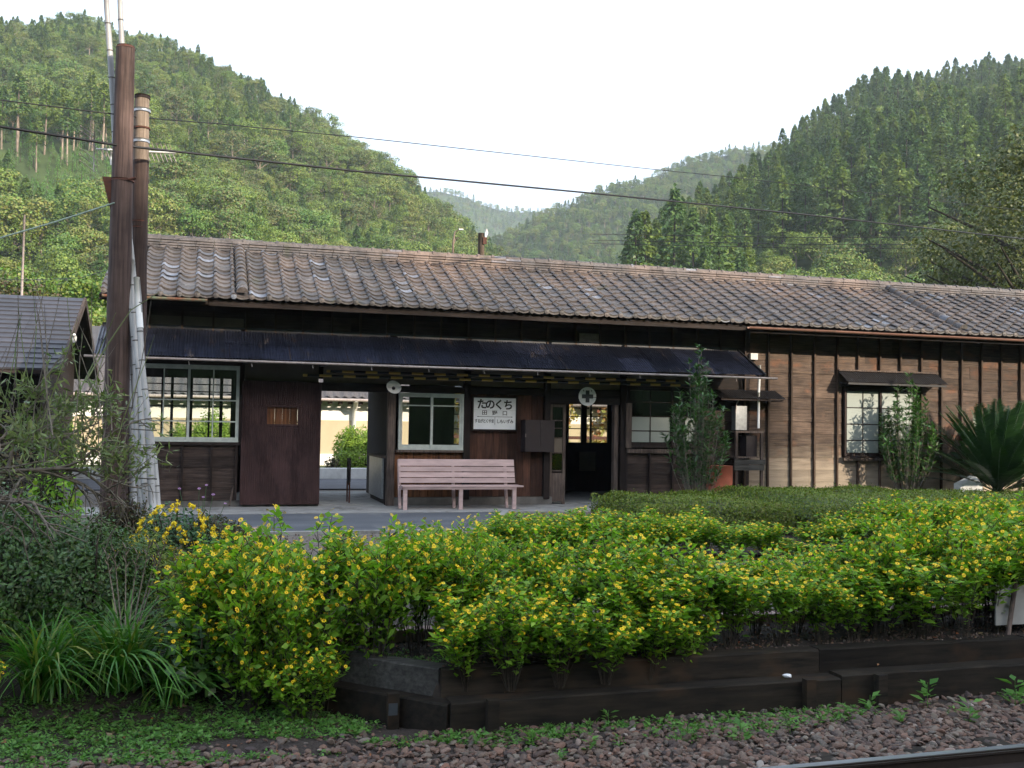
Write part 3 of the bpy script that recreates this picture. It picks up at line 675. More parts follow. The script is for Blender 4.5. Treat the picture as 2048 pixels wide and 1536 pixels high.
boards(XL+.1, .52, .105, 5, .178, 'wall_board_lower', (2.5, 3), seed=3)
battens([-1.25, -.80, -.34, .11, .50], .11, 1.0, mat='post_wood')
# B: ribbed siding panel with its hatch
HX0, HX1, HZ0, HZ1 = .97, 1.46, 1.36, 1.64
sd = MB()
def ribs(b, x0, x1, z0, z1, y=WY-.10):
    n = max(1, round((x1-x0)/.036)); p = (x1-x0)/n
    for i in range(n):
        a = x0+i*p; V = [(a, y+.006, z0), (a+.005, y, z0), (a+p-.005, y, z0), (a+p, y+.006, z0)]
        b.add(V+[(q[0], q[1], z1) for q in V], [(0, 1, 5, 4), (1, 2, 6, 5), (2, 3, 7, 6)])
ribs(sd, .565, 1.845, .04, HZ0); ribs(sd, .565, HX0, HZ0, HZ1); ribs(sd, HX1, 1.845, HZ0, HZ1); ribs(sd, .565, 1.845, HZ1, 2.06)
sd.add([(.565, WY-.094, .04), (.565, WY-.02, .04), (.565, WY-.02, 2.06), (.565, WY-.094, 2.06)], [(0, 1, 2, 3)]); sd.add([(1.845, WY-.094, .04), (1.845, WY+.06, .04), (1.845, WY+.06, 2.06), (1.845, WY-.094, 2.06)], [(0, 1, 2, 3)])
sd.box(.566, HX0-.01, WY-.05, WY-.03, .05, 2.05); sd.box(HX1+.01, 1.843, WY-.05, WY-.03, .05, 2.05)
sp = sd.build('siding_panel', 'siding', st)
hb = MB(); hb.box(HX0-.03, HX1+.03, WY-.115, WY-.08, HZ1, HZ1+.03); hb.box(HX0-.03, HX1+.03, WY-.115, WY-.08, HZ0-.03, HZ0); hb.box(HX0-.03, HX0, WY-.114, WY-.08, HZ0, HZ1); hb.box(HX1, HX1+.03, WY-.114, WY-.08, HZ0, HZ1)
hb.build('hatch_frame', 'siding', sp)
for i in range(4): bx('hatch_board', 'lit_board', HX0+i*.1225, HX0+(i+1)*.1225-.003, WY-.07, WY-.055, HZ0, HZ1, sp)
# ---- windows
def window(x0, x1, z0, z1, y, cols, rows, mat, fr=.03, stile=.04, name='window', sashes=2, pane='glass', pane_fn=None, mid=None, depth=.04, bottom=.06, gap=.0):
    """sliding window: an outer frame and sashes; rows = list of muntin heights (fractions)"""
    W = MB(); W.box(x0-fr, x1+fr, y-depth, y+depth, z1, z1+fr); W.box(x0-fr, x1+fr, y-depth-.01, y+depth, z0-fr, z0); W.box(x0-fr, x0, y-depth, y+depth, z0, z1); W.box(x1, x1+fr, y-depth, y+depth, z0, z1)
    wn = W.build(name, mat, st)
    xm = mid or (x0+x1)/2
    for k in range(sashes):
        a, e = [(x0, xm+stile/2), (xm-stile/2, x1)][k] if sashes == 2 else (x0, x1)
        yy = y+(.012 if k == 0 else -.016)
        s_ = MB(); t = .011
        s_.box(a, a+stile, yy-t, yy+t, z0+.002, z1-.002); s_.box(e-stile, e, yy-t, yy+t, z0+.002, z1-.002); s_.box(a+stile, e-stile, yy-t+.001, yy+t-.001, z0+.002, z0+bottom); s_.box(a+stile, e-stile, yy-t+.001, yy+t-.001, z1-stile, z1-.002)
        for f in rows:
            zz = z0+(z1-z0)*f; s_.box(a+stile, e-stile, yy-.008, yy+.008, zz-.010, zz+.010)
        for c in range(1, cols):
            xx = a+stile+(e-a-2*stile)*c/cols; s_.box(xx-.010, xx+.010, yy-.0095, yy+.0095, z0+bottom, z1-stile)
        so = s_.build('sash', mat, wn)
        zs = [z0+bottom]+[z0+(z1-z0)*f for f in rows]+[z1-stile]; xs_ = [a+stile+(e-a-2*stile)*c/cols for c in range(cols+1)]
        for r_ in range(len(zs)-1):
            for c in range(cols):
                pm = pane_fn(r_, c, k) if pane_fn else pane
                if pm: bx('pane', pm, xs_[c]+.0102, xs_[c+1]-.0102, yy-.003, yy+.003, zs[r_]+.0102, zs[r_+1]-.0102, wn)
    return wn
window(-1.06, .51, 1.085, 2.27, WY-.02, 2, [.255, .545], 'green_frame', mid=-.27, bottom=.045)
window(3.19, 4.27, .985, 1.90, WY-.03, 1, [.80], 'green_frame', mid=3.74)
bx('sill_beam', 'weathered_post', 3.12, 4.30, WY-.10, WY+.04, .915, .953, st)
# D: vertical boards under the office window, E: behind the sign
def vboards(x0, x1, z0, z1, mat, w_=.115, seed=1):
    rr = random.Random(seed); x = x0
    while x < x1-.02:
        e = min(x+w_*rr.uniform(.8, 1.25), x1)
        if x1-e < .04: e = x1
        bx('vertical_board', mat, x, e-.004, WY-.012+rr.uniform(-.003, .003), WY+.02, z0, z1, st); x = e
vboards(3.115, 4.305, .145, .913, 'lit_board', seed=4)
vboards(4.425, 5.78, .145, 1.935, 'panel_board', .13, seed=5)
vboards(5.60, 5.96, .145, .9, 'panel_board', .12, seed=6) if False else None
# G: sliding door leaf half open, dark doorway, rear glazed door
dl = MB(); Z1 = 1.79
dl.box(5.92, 5.955, WY+.0, WY+.03, .03, Z1); dl.box(6.155, 6.21, WY-.002, WY+.034, .0, Z1); dl.box(5.955, 6.155, WY+.002, WY+.028, Z1-.05, Z1-.001); dl.box(5.955, 6.155, WY+.002, WY+.028, .05, .56)
for z in (.60, .92, 1.19, 1.36, 1.50): dl.box(5.955, 6.155, WY+.003, WY+.027, z-.01, z+.01)
dlo = dl.build('sliding_door', 'weathered_post', st)
zz = [.565, .59, .91, 1.18, 1.35, 1.49, 1.735]
for i, (a, e) in enumerate([(.612, .908), (.932, 1.178), (1.202, 1.348), (1.372, 1.488), (1.512, 1.738)]):
    bx('pane', ['glass', 'plaster', 'frosted', 'glass', 'glass'][i] if i != 2 else 'glass', 5.957, 6.153, WY+.012, WY+.018, a, e, dlo)
bx('door_lintel', 'beam_wood', 5.90, 7.24, WY-.03, WY+.06, 1.80, 1.935, st)
bx('door_jamb', 'weathered_post', 7.14, 7.22, WY-.02, WY+.10, .0, 1.798, st)
bx('notice_board', 'weathered_post', 7.335, 7.445, WY-.115, WY-.085, 1.02, 1.84, st)
# H: frosted window beside the door
window(7.40, 8.80, 1.06, 2.12, WY-.03, 2, [.26, .51, .76], 'post_wood', mid=8.28, stile=.035, pane_fn=lambda r_, c, k: 'frosted' if r_ < 2 else 'glass')
bx('sill_beam', 'weathered_post', 7.36, 8.80, WY-.11, WY+.0, .93, 1.005, st)
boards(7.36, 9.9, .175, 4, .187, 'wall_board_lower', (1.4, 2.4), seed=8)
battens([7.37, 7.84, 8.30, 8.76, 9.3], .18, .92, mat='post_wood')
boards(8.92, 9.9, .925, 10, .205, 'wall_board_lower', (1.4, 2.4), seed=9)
# J: right-hand wall
boards(9.9, XR, .17, 14, .232, 'wall_board', (1.6, 3.4), seed=12, cut=[(11.93, 13.62, .86, 2.30)])
bat = [9.78, 10.28, 10.78, 11.29, 11.80]+[12.27, 12.77, 13.25, 13.74]+[14.22+.49*i for i in range(14)]
battens([x for x in bat if not 11.9 < x < 13.66], .17, 3.42)
battens([x for x in bat if 11.9 < x < 13.66], .17, .82); battens([x for x in bat if 11.9 < x < 13.66], 2.40, 3.42)
window(11.98, 13.57, .90, 2.22, WY-.045, 2, [.235, .475, .72], 'post_wood', mid=12.78, stile=.04, pane='frosted')
bx('window_box', 'weathered_post', 11.90, 13.66, WY-.13, WY-.088, .815, .868, st)
bx('lintel', 'beam_wood', 11.9, 13.66, WY-.10, WY-.03, 2.253, 2.33, st)
# upper band above the canopy
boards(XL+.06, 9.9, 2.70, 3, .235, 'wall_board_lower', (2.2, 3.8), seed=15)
battens([-.9, -.4, .08, .60, 1.07, 1.52, 2.0, 2.48, 2.93, 3.40, 3.87, 4.37, 4.85, 5.33, 5.82, 6.36, 6.83, 7.32, 7.80, 8.28, 8.78, 9.25], 2.72, 3.42, mat='batten_wood')
bx('plaster_panel', 'plaster', XL+.1, .56, WY-.045, WY-.026, 2.92, 3.08, st)
# torn silvery vent cover in the upper band
v_ = MB()
for i in range(7):
    z = 2.86+i*.032; v_.add([(6.42, WY-.075, z), (6.80, WY-.075, z), (6.80, WY-.055, z+.030), (6.42, WY-.055, z+.030), (6.42, WY-.05, z), (6.80, WY-.05, z)], [(0, 1, 2, 3), (4, 5, 1, 0)])
v_.build('vent_cover', 'pale_pipe', st)
# ---- inner walls, ceiling, back walls
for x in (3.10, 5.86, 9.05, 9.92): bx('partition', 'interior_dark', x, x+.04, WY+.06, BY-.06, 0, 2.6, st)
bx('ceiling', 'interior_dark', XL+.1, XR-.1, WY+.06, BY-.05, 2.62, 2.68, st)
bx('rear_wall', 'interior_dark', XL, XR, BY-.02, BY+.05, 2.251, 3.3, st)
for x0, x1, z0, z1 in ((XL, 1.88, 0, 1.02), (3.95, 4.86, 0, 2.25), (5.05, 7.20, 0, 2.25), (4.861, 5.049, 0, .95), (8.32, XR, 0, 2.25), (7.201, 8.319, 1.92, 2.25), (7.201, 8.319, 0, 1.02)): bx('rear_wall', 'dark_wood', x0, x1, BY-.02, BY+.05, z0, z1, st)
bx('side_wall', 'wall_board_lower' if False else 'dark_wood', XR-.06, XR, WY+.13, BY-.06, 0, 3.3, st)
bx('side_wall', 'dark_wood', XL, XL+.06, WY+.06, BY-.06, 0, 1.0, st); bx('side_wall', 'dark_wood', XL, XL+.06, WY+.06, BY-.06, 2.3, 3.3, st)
g = MB()
for y in (17.9, 18.5, 19.1, 19.7): g.box(XL+.01, XL+.05, y-.03, y+.03, 1.0, 2.3)
for z in (1.35, 1.7, 2.0): g.box(XL+.02, XL+.04, WY+.1, BY-.1, z-.012, z+.012)
g.build('side_window', 'dark_wood', st)
def lattice(x0, x1, z0, z1, vx, hz, name='rear_window', y=BY, m_='dark_wood', t=.02):
    q = MB(); q.box(x0, x1, y-.03, y+.03, z0-.03, z0+.02); q.box(x0, x1, y-.03, y+.03, z1-.02, z1+.03)
    for x, w2 in vx: q.box(x-w2/2, x+w2/2, y-.028, y+.028, z0+.021, z1-.021)
    for z in hz: q.box(x0, x1, y-.012, y+.012, z-t/2, z+t/2)
    o = q.build(name, m_, st); bx('pane', 'glass', x0, x1, y-.003+.02, y+.003+.02, z0, z1, o); return o
lattice(-1.25, .5, 1.05, 2.22, [(-1.23, .04), (-.80, .03), (-.62, .05), (-.30, .11), (.06, .035), (.28, .06), (.48, .04)], [1.38, 1.66, 1.80, 1.94, 2.08])
lattice(.6, 1.85, 1.05, 2.22, [(.62, .04), (1.0, .035), (1.25, .06), (1.6, .03), (1.83, .04)], [1.38, 1.66, 1.80, 1.94, 2.08])
lattice(4.86, 5.05, .97, 2.2, [(4.87, .02), (5.04, .02)], [1.3, 1.6, 1.8, 2.0])
lattice(7.2, 8.32, 1.03, 1.90, [(7.25, .10), (7.36, .035), (7.72, .12), (7.88, .03), (8.29, .06)], [1.34, 1.60])
# low benches and poster inside
bx('notice_sheet', 'plaster', 7.62, 7.98, BY-.045, BY-.034, .45, .85, st)
# ---- corrugated canopy
def corrug(b, x0, x1, ya, za, yb, zb, pitch=.045, amp=.009, seg=4):
    n = int(round((x1-x0)/pitch*seg)); d = Vector((0, yb-ya, zb-za)); nrm = Vector((0, -(zb-za), (yb-ya))).normalized()
    if nrm.z < 0: nrm = -nrm
    V = []
    for i in range(n+1):
        x = x0+(x1-x0)*i/n; o = nrm*amp*math.sin(2*math.pi*i/seg); V += [(x, ya+o.y, za+o.z), (x, yb+o.y, zb+o.z)]
    sm = b.smooth; b.smooth = True; b.add(V, [(2*i, 2*i+2, 2*i+3, 2*i+1) for i in range(n)]); b.smooth = sm
CY0, CZ0, CY1, CZ1 = 16.38, 2.37, WY-.06, 2.86
rr = random.Random(5)
def lerp(a, b_, t): return a+(b_-a)*t
x = -1.62; k = 0
while x < 9.6:
    e = min(x+.61, 9.62)
    for row, (t0, t1) in enumerate(((0, .55), (.50, 1.0))):
        b = MB(); lift = .012*row+rr.uniform(0, .004); corrug(b, x, e+.03, lerp(CY0, CY1, t0), lerp(CZ0, CZ1, t0)+lift+(k % 2)*.003+rr.uniform(-.004, .004), lerp(CY0, CY1, t1), lerp(CZ0, CZ1, t1)+lift+(k % 2)*.003)
        b.build('canopy_sheet', 'navy_metal', st)
    x = e; k += 1
cn = MB(); cn.box(-1.6, 9.6, 16.42, 16.47, 2.325, 2.362); cn.beam((-1.6, 16.9, 2.585), (9.6, 16.9, 2.585), .05, .05)
for i in range(13): xx = -1.5+i*.92; cn.beam((xx, 16.40, 2.35), (xx, WY-.05, 2.83), .045, .05)
cn.build('canopy_frame', 'beam_wood', st)
bx('canopy_flashing', 'navy_metal', -1.6, 9.6, WY-.07, WY-.063, 2.84, 2.93, st)
fr = MB(); fr.beam((9.63, 16.36, 2.36), (9.63, WY-.02, 2.87), .03, .09); fr.build('canopy_rake', 'black_sheet', st)
gt = MB(); gt.tube([(-1.75, 16.33, 2.335), (4, 16.33, 2.325), (9.86, 16.33, 2.32)], .019, 8); go_ = gt.build('canopy_gutter', 'pale_pipe', st)
for i in range(12):
    xx = -1.2+i*.93; b = MB(); b.tube([(xx, 16.33, 2.305), (xx+.01, 16.335, 2.25)], .006, 5); b.build('gutter_hook', 'pale_pipe', go_)
# ---- small canopy over the right window
sc_ = thing_ = MB(); corrug(sc_, 11.80, 14.10, 17.0, 2.34, WY-.07, 2.56, .05, .007); sc_.box(11.82, 14.08, 17.02, 17.05, 2.29, 2.33)
for xx in (11.84, 12.9, 14.04): sc_.beam((xx, 17.02, 2.32), (xx, WY-.08, 2.33), .03, .03)
sc_.build('window_hood', 'black_sheet', st); bx('hood_flashing', 'weathered_post', 11.80, 14.10, WY-.12, WY-.075, 2.565, 2.59, st)
# ---- eaves: rafters, fascia, soffit, gutter
bx('eaves_board', 'beam_wood', .0, 9.5, EY+.07, EY+.10, 3.20, 3.31, st); bx('eaves_board', 'beam_wood', 9.505, XR+.3, EY+.08, EY+.11, 3.17, 3.28, st); bx('eaves_board', 'beam_wood', XL-.25, -.005, EY+.085, EY+.11, 3.22, 3.30, st)
x = XL-.1
while x < XR+.2:
    b = MB(); b.beam((x, EY+.11, EZ-.10), (x, WY+.15, EZ-.10+(WY+.04-EY)*sl), .05, .07); b.build('rafter', 'beam_wood', st); x += .455
for (x0, x1, m_, z_) in ((9.42, XR+.3, 'copper_gutter', 3.235), (XL-.2, -.02, 'green_gutter', 3.26)):
    b = MB(); n = 8; P = []
    for xx in (x0, x1):
        for i in range(n+1): a = math.pi+math.pi*i/n; P.append((xx, EY+.0+.05*math.cos(a), z_+.045*math.sin(a)+.03))
        for i in range(n, -1, -1): a = math.pi+math.pi*i/n; P.append((xx, EY+.0+.045*math.cos(a), z_+.040*math.sin(a)+.03))
    q = 2*(n+1); b.smooth = False; b.add(P, [(i, (i+1) % q, q+(i+1) % q, q+i) for i in range(q)]+[tuple(range(q))]); b.build('eaves_gutter', m_, st)
# ---- roof: board deck, individual tiles
rf = MB(); dz = -.045
for (ya, za, yb, zb) in ((EY+.06, EZ+dz+.02, RY, RZ+dz), (RY, RZ+dz, 2*RY-EY, EZ+dz)):
    P = [(XL-.25, ya, za), (XR+.35, ya, za), (XR+.35, yb, zb), (XL-.25, yb, zb)]; b0 = [(p[0], p[1], p[2]-.03) for p in P]
    P[3]=(-1.1, yb, zb) if yb==RY else P[3]; P[0]=(-1.1, ya, za) if ya==RY else P[0]; b0=[(p[0],p[1],p[2]-.03) for p in P]
    rf.add(P+b0, [(0, 1, 2, 3), (7, 6, 5, 4), (0, 4, 5, 1), (1, 5, 6, 2), (2, 6, 7, 3), (3, 7, 4, 0)])
for gx in (XL+.02, XR-.02): rf.prism([(gx, WY, 3.2), (gx, BY, 3.2), (gx, BY, 3.6), (gx, RY, RZ-.1), (gx, WY, 3.6)], (.03, 0, 0))
roof = rf.build('roof', 'beam_wood', st)
rearslope = MB(); corrug(rearslope, XL-.25, XR+.35, 2*RY-EY, EZ, RY+.05, RZ, .28, .02); rearslope.build('rear_slope', 'roof_tile', roof)
TW, TL = .272, slen/12.0
def tile_profile(u):   # u 0..1 across one tile: a narrow roll on the left edge, then a wide shallow trough
    if u < .30: return .048*math.sin(math.pi*min(1, (u+.06)/.36))
    return .010-.024*math.sin(math.pi*(u-.30)/.70)+.0
def tile_geo(b, x, y0, z0, eave=False, L=None, jz=0, jr=0):
    """one pantile with lower front edge at (x, y0, z0) on the slope"""
    L = L or TL; us = [0, .08, .16, .24, .32, .45, .58, .71, .84, 1.0]; n = len(us)
    d = Vector((0, math.cos(sa), math.sin(sa))); nv = Vector((0, -math.sin(sa), math.cos(sa)))
    base = Vector((x, y0, z0)); top = []; bot = []; back = []
    for u in us:
        h = tile_profile(u); xx = Vector(((u)*TW*1.0+jr, 0, 0))
        top.append(base+xx+nv*(h+.040+jz)); bot.append(base+xx+nv*(h+.012)); back.append(base+xx+d*(L*1.06)+nv*(h+.014+jz))
    sm = b.smooth; b.smooth = True; b.add(top+back, [(i, i+1, n+i+1, n+i) for i in range(n-1)]); b.smooth = False
    b.add(bot+top, [(i, i+1, n+i+1, n+i) for i in range(n-1)])
    if eave:   # round end cap of the roll and a hanging lip
        c = base+Vector((TW*.15, -.012, 0))+nv*.022; r = .044; m_ = 10; ring = [c+Vector((r*math.cos(2*math.pi*i/m_), 0, r*math.sin(2*math.pi*i/m_))) for i in range(m_)]
        b.add(ring+[p+Vector((0, .05, .02)) for p in ring]+[c+Vector((0, -.012, 0))], [(i, (i+1) % m_, m_+(i+1) % m_, m_+i) for i in range(m_)]+[(i, 2*m_, (i+1) % m_) for i in range(m_)])
        lip = [bot[i]-Vector((0, 0, .022)) for i in range(n)]; b.add(bot+lip, [(i, n+i, n+i+1, i+1) for i in range(n-1)])
    b.smooth = sm
tb = MB(); tile_geo(tb, 0, 0, 0); tile_me = tb.mesh('roof_tile', 'roof_tile')
te = MB(); tile_geo(te, 0, 0, 0, True); eave_me = te.mesh('eave_tile', 'roof_tile')
ncol = int((XR+.35-(XL-.22))/TW); roofloc = wloc(roof); count = 0; far = MB(); nrows = 12
rr = random.Random(9)
for c in range(ncol):
    x = XL-.22+c*TW
    if abs(x-.38) < TW*.49 or abs(x-14.05) < TW*.49: pass
    for r_ in range(nrows):
        y0 = EY-.02+r_*TL*math.cos(sa); z0 = EZ+r_*TL*math.sin(sa)+.004*math.sin(c*.21)+.01*hnoise(c*.1, r_*.2); jx = rr.uniform(-.005, .005); jz = rr.uniform(-.003, .006)
        if x+TW*.5 < XL-.25+.5*r_/11: continue
        if count < 298:
            o = obj('eave_tile' if r_ == 0 else 'roof_tile', eave_me if r_ == 0 else tile_me, roof, Vector((x+jx, y0, z0+jz))-roofloc); o.rotation_euler = (rr.uniform(-.012, .012), 0, rr.uniform(-.012, .012)); count += 1
        else: tile_geo(far, x+jx, y0, z0+jz, r_ == 0, jz=rr.uniform(-.003, .003))
o = far.build('roof_tiles', 'roof_tile', roof); o['kind'] = 'stuff'; o.name = 'roof_tile_field'
# half-round rolls running down the slope (left end and the seam at the right)
def roll(x):
    b_ = []
    for r_ in range(12):
        y0 = EY-.03+r_*TL*math.cos(sa); z0 = EZ+r_*TL*math.sin(sa)+.098; b = MB(); d = Vector((0, math.cos(sa), math.sin(sa))); nv = Vector((0, -math.sin(sa), math.cos(sa)))
        for k_, (s0, R_, h) in enumerate(((0, .078, .008), (TL*1.08, .066, -.006))): pass
        P = []; n = 8
        for s0, R_, h in ((0, .092, .010), (TL*1.08, .080, -.008)):
            for i in range(n+1):
                a = math.pi*i/n; P.append(Vector((x, y0, z0))+d*s0+Vector((1, 0, 0))*R_*math.cos(a)+nv*(R_*math.sin(a)+h-.02))
        b.smooth = True; b.add(P, [(i, i+1, n+2+i, n+1+i) for i in range(n)]); b.smooth = False
        b.add(P[:n+1], [tuple(range(n+1))]); b.build('roll_tile', 'roof_tile', roof)
roll(.50); roll(14.1)
# ridge: courses of flat tiles and a line of caps
rg = MB(); rr = random.Random(4)
for k_ in range(4):
    z = RZ-.03+.048*k_; hw = .155-.008*k_
    x = -1.16+rr.uniform(0, .05)
    while x < XR+.3:
        e = x+.30; y_ = RY+rr.uniform(-.006, .006)
        rg.add([(x, y_-hw, z+.008+rr.uniform(-.004, .004)), (e-.006, y_-hw, z+.008+rr.uniform(-.004, .004)), (e-.006, y_-hw+.02, z+.046), (x, y_-hw+.02, z+.046), (x, y_+hw, z), (e-.006, y_+hw, z), (e-.006, y_+hw-.02, z+.046), (x, y_+hw-.02, z+.046)], [(0, 1, 2, 3), (3, 2, 6, 7), (5, 4, 7, 6), (1, 0, 4, 5), (0, 3, 7, 4), (2, 1, 5, 6)]); x = e
rg.mi = 0; o = rg.build('ridge_course', 'roof_tile', roof); o['kind'] = 'stuff'
cb = MB(); n = 8
for s0, s1, R_ in ((0, .285, .062), (-.02, .03, .078)):
    P = [Vector((xx, R_*math.cos(math.pi*i/n), R_*.9*math.sin(math.pi*i/n))) for xx in (s0, s1) for i in range(n+1)]
    cb.smooth = True; cb.add(P, [(i, n+1+i, n+2+i, i+1) for i in range(n)]); cb.smooth = False; cb.add(P[:n+1], [tuple(range(n+1))]); cb.add(P[n+1:], [tuple(range(n+1))])
cap_me = cb.mesh('ridge_cap', 'roof_tile'); x = -1.16
while x < XR+.3:
    obj('ridge_cap', cap_me, roof, Vector((x, RY+rr.uniform(-.004, .004), RZ+.165+rr.uniform(-.004, .004)))-roofloc); x += .29
# sheet-iron seam at right part of the roof end
# ---- things on or by the station wall
lp = thing('wall_lamp', (2.99, 16.95, 2.0), 'white enamel disc lamp hanging under the canopy above the door jamb', 'lamp')
b = MB(); nseg = 20; P = []
for rad, yo in ((.012, -.0), (.035, 0.0), (.125, -.028), (.128, -.030)):
    for i in range(nseg): a = 2*math.pi*i/nseg; P.append((rad*math.cos(a), yo, rad*math.sin(a)))
Pf = [(j*nseg+i, j*nseg+(i+1) % nseg, (j+1)*nseg+(i+1) % nseg, (j+1)*nseg+i) for j in range(3) for i in range(nseg)]
b.smooth = True; b.add(P, Pf); o = b.build('lamp_shade', 'white_paint', lp, local=True); o.rotation_euler = (math.radians(-30)+0, 0, math.radians(8)); o.modifiers.new('t', 'SOLIDIFY').thickness = .004
b = MB(); b.tube([(0, -.045, -.02), (0, -.02, -.01), (0, .02, .005)], [.022, .03, .02], 8); b.build('bulb_holder', 'cabinet_paint', lp, local=True)
b = MB(); b.tube([(0, .03, .02), (0, .12, .10), (0, .40, .12)], .010, 6); b.build('lamp_arm', 'cabinet_paint', lp, local=True)
# station sign
sg = thing('station_sign', (4.86, 17.33, 1.6), 'white board with black handwritten station name in a dark wooden frame', 'sign')
SX0, SX1, SZ0, SZ1 = 4.475, 5.245, 1.325, 1.875
bx('board', 'sign_white', SX0, SX1, 17.335, 17.36, SZ0, SZ1, sg)
b = MB(); b.box(SX0-.03, SX1+.03, 17.32, 17.37, SZ1, SZ1+.025); b.box(SX0-.03, SX1+.03, 17.32, 17.37, SZ0-.03, SZ0); b.box(SX0-.03, SX0, 17.32, 17.37, SZ0, SZ1); b.box(SX1, SX1+.03, 17.32, 17.37, SZ0, SZ1); b.build('frame', 'post_wood', sg)
def text(body, x, z, size, y, parent, name='lettering', bold=.0, sx=1.0, mat='sign_black', italic=0, rot=0):
    cu_ = bpy.data.curves.new(name, 'FONT'); cu_.body = body; cu_.size = size; cu_.align_x = 'CENTER'; cu_.align_y = 'CENTER'; cu_.offset = bold; cu_.extrude = .0012; cu_.shear = italic; cu_.resolution_u = 3
    t_ = bpy.data.objects.new(name, cu_); COL.objects.link(t_); bpy.context.view_layer.update()
    dg = bpy.context.evaluated_depsgraph_get(); me = bpy.data.meshes.new_from_object(t_.evaluated_get(dg)); bpy.data.objects.remove(t_)
    me.materials.clear(); me.materials.append(MATS[mat])
    o = obj(name, me, parent, Vector((x, y, z))-wloc(parent), (math.pi/2, rot, 0), (sx, 1, 1)); return o
TY = 17.3335
for ch, x in zip('たのくち', (4.625, 4.775, 4.935, 5.105)): text(ch, x, 1.755-.02*(x-4.6), .185, TY, sg, bold=.0055)
for ch, x in zip('田野口', (4.675, 4.86, 5.045)): text(ch, x, 1.612-.015*(x-4.6), .088, TY, sg, bold=.0012, sx=1.15)
b = MB(); b.box(4.56, 5.17, TY-.001, TY+.002, 1.542, 1.549); b.add([(4.535, TY-.001, 1.5455), (4.565, TY-.001, 1.556), (4.565, TY-.001, 1.535)], [(0, 1, 2)]); b.add([(5.195, TY-.001, 1.5455), (5.165, TY-.001, 1.556), (5.165, TY-.001, 1.535)], [(0, 2, 1)]); b.box(4.862, 4.868, TY-.001, TY+.002, 1.405, 1.541); b.build('arrow_line', 'sign_black', sg)
bx('joint_line', 'plaster', SX0+.005, SX1-.005, TY, TY+.002, 1.664, 1.6655, sg)
for ch, x in zip('するがとくやま', [4.525+.05*i for i in range(7)]): text(ch, x, 1.465, .074, TY, sg, bold=.0010, sx=.78)
for ch, x in zip('しもいずみ', [4.925+.062*i for i in range(5)]): text(ch, x, 1.462, .078, TY, sg, bold=.0010, sx=.85)
# round cross sign
cs = thing('round_sign', (6.55, 17.22, 1.94), 'round white disc with a dark cross hanging over the waiting room door', 'sign')
b = MB(); nseg = 28; ring = [(.168*math.cos(2*math.pi*i/nseg), 0, .168*math.sin(2*math.pi*i/nseg)) for i in range(nseg)]; b.prism(ring, (0, .012, 0)); b.build('disc', 'sign_white', cs, local=True)
b = MB(); s_ = .036; L_ = .108; b.prism([(-s_, -.003, -L_), (s_, -.003, -L_), (s_, -.003, -s_), (L_, -.003, -s_), (L_, -.003, s_), (s_, -.003, s_), (s_, -.003, L_), (-s_, -.003, L_), (-s_, -.003, s_), (-L_, -.003, s_), (-L_, -.003, -s_), (-s_, -.003, -s_)], (0, .0029, 0)); b.box(.10, .166, -.002, -.0005, -.018, -.008); b.build('cross', 'cross_grey', cs, local=True)
b = MB()
for x in (-.075, .075): b.box(x-.008, x+.008, -.002, -.0005, .09, .115)
b.build('bolt', 'cross_grey', cs, local=True)
b = MB(); b.tube([(0, .01, .12), (0, .10, .16)], .008, 6); b.build('hanger', 'rust', cs, local=True)
# cabinet
cbn = thing('wall_cabinet', (5.62, 17.25, 1.2), 'brown two door cabinet box fixed to the wall left of the door', 'cabinet')
bx('box', 'cabinet_paint', 5.36, 5.90, 17.12, 17.385, .94, 1.50, cbn)
bx('door', 'cabinet_paint', 5.365, 5.628, 17.105, 17.119, .945, 1.495, cbn); bx('door', 'cabinet_paint', 5.633, 5.895, 17.105, 17.119, .945, 1.495, cbn); bx('knob', 'pale_pipe', 5.352, 5.368, 17.09, 17.104, 1.20, 1.26, cbn)
# striped bars stored under the canopy
for (x0, x1, y, z) in ((1.5, 8.7, 16.95, 2.165), (1.9, 8.3, 17.15, 2.25)):
    b = MB(); b.tube([(x0, y, z), (x1, y, z+.01)], .021, 8); o = b.build('striped_bar', 'zebra'); tag(o, 'yellow and black striped bar stowed %s under the canopy' % ('in front, lower of the two,' if y < 17 else 'behind and above the other one'), 'pole', 'striped bars under the canopy')
# bench
bn = thing('park_bench', (4.05, 16.75, 0), 'long pale pink slatted bench standing against the station wall', 'bench')
for i, z in enumerate((.462, .555, .648, .757)):
    b = MB(); h = .040 if i < 3 else .055; y = 16.86+i*.028; b.obox((4.10, y, z), (1.005, 0, 0), (0, .010, 0), (0, h*.25, h)); b.build('back_slat', 'bench_pink', bn)
for i, y in enumerate((16.50, 16.61, 16.72)): bx('seat_slat', 'bench_pink', 3.10 if i else 3.08, 5.12 if i else 5.14, y-.05, y+.05, .372, .395, bn)
for x in (3.14, 4.07, 4.99): bx('leg', 'bench_pink', x-.032, x+.032, 16.48, 16.535, 0, .372, bn)
for x in (3.11, 4.03, 4.95):
    b = MB(); b.beam((x, 16.80, 0), (x, 16.98, .80), .045, .05); b.build('back_post', 'bench_pink', bn); bx('side_rail', 'bench_pink', x-.02, x+.02, 16.54, 16.80, .325, .370, bn)
bx('front_rail', 'bench_pink', 3.12, 5.02, 16.465, 16.479, .335, .371, bn)
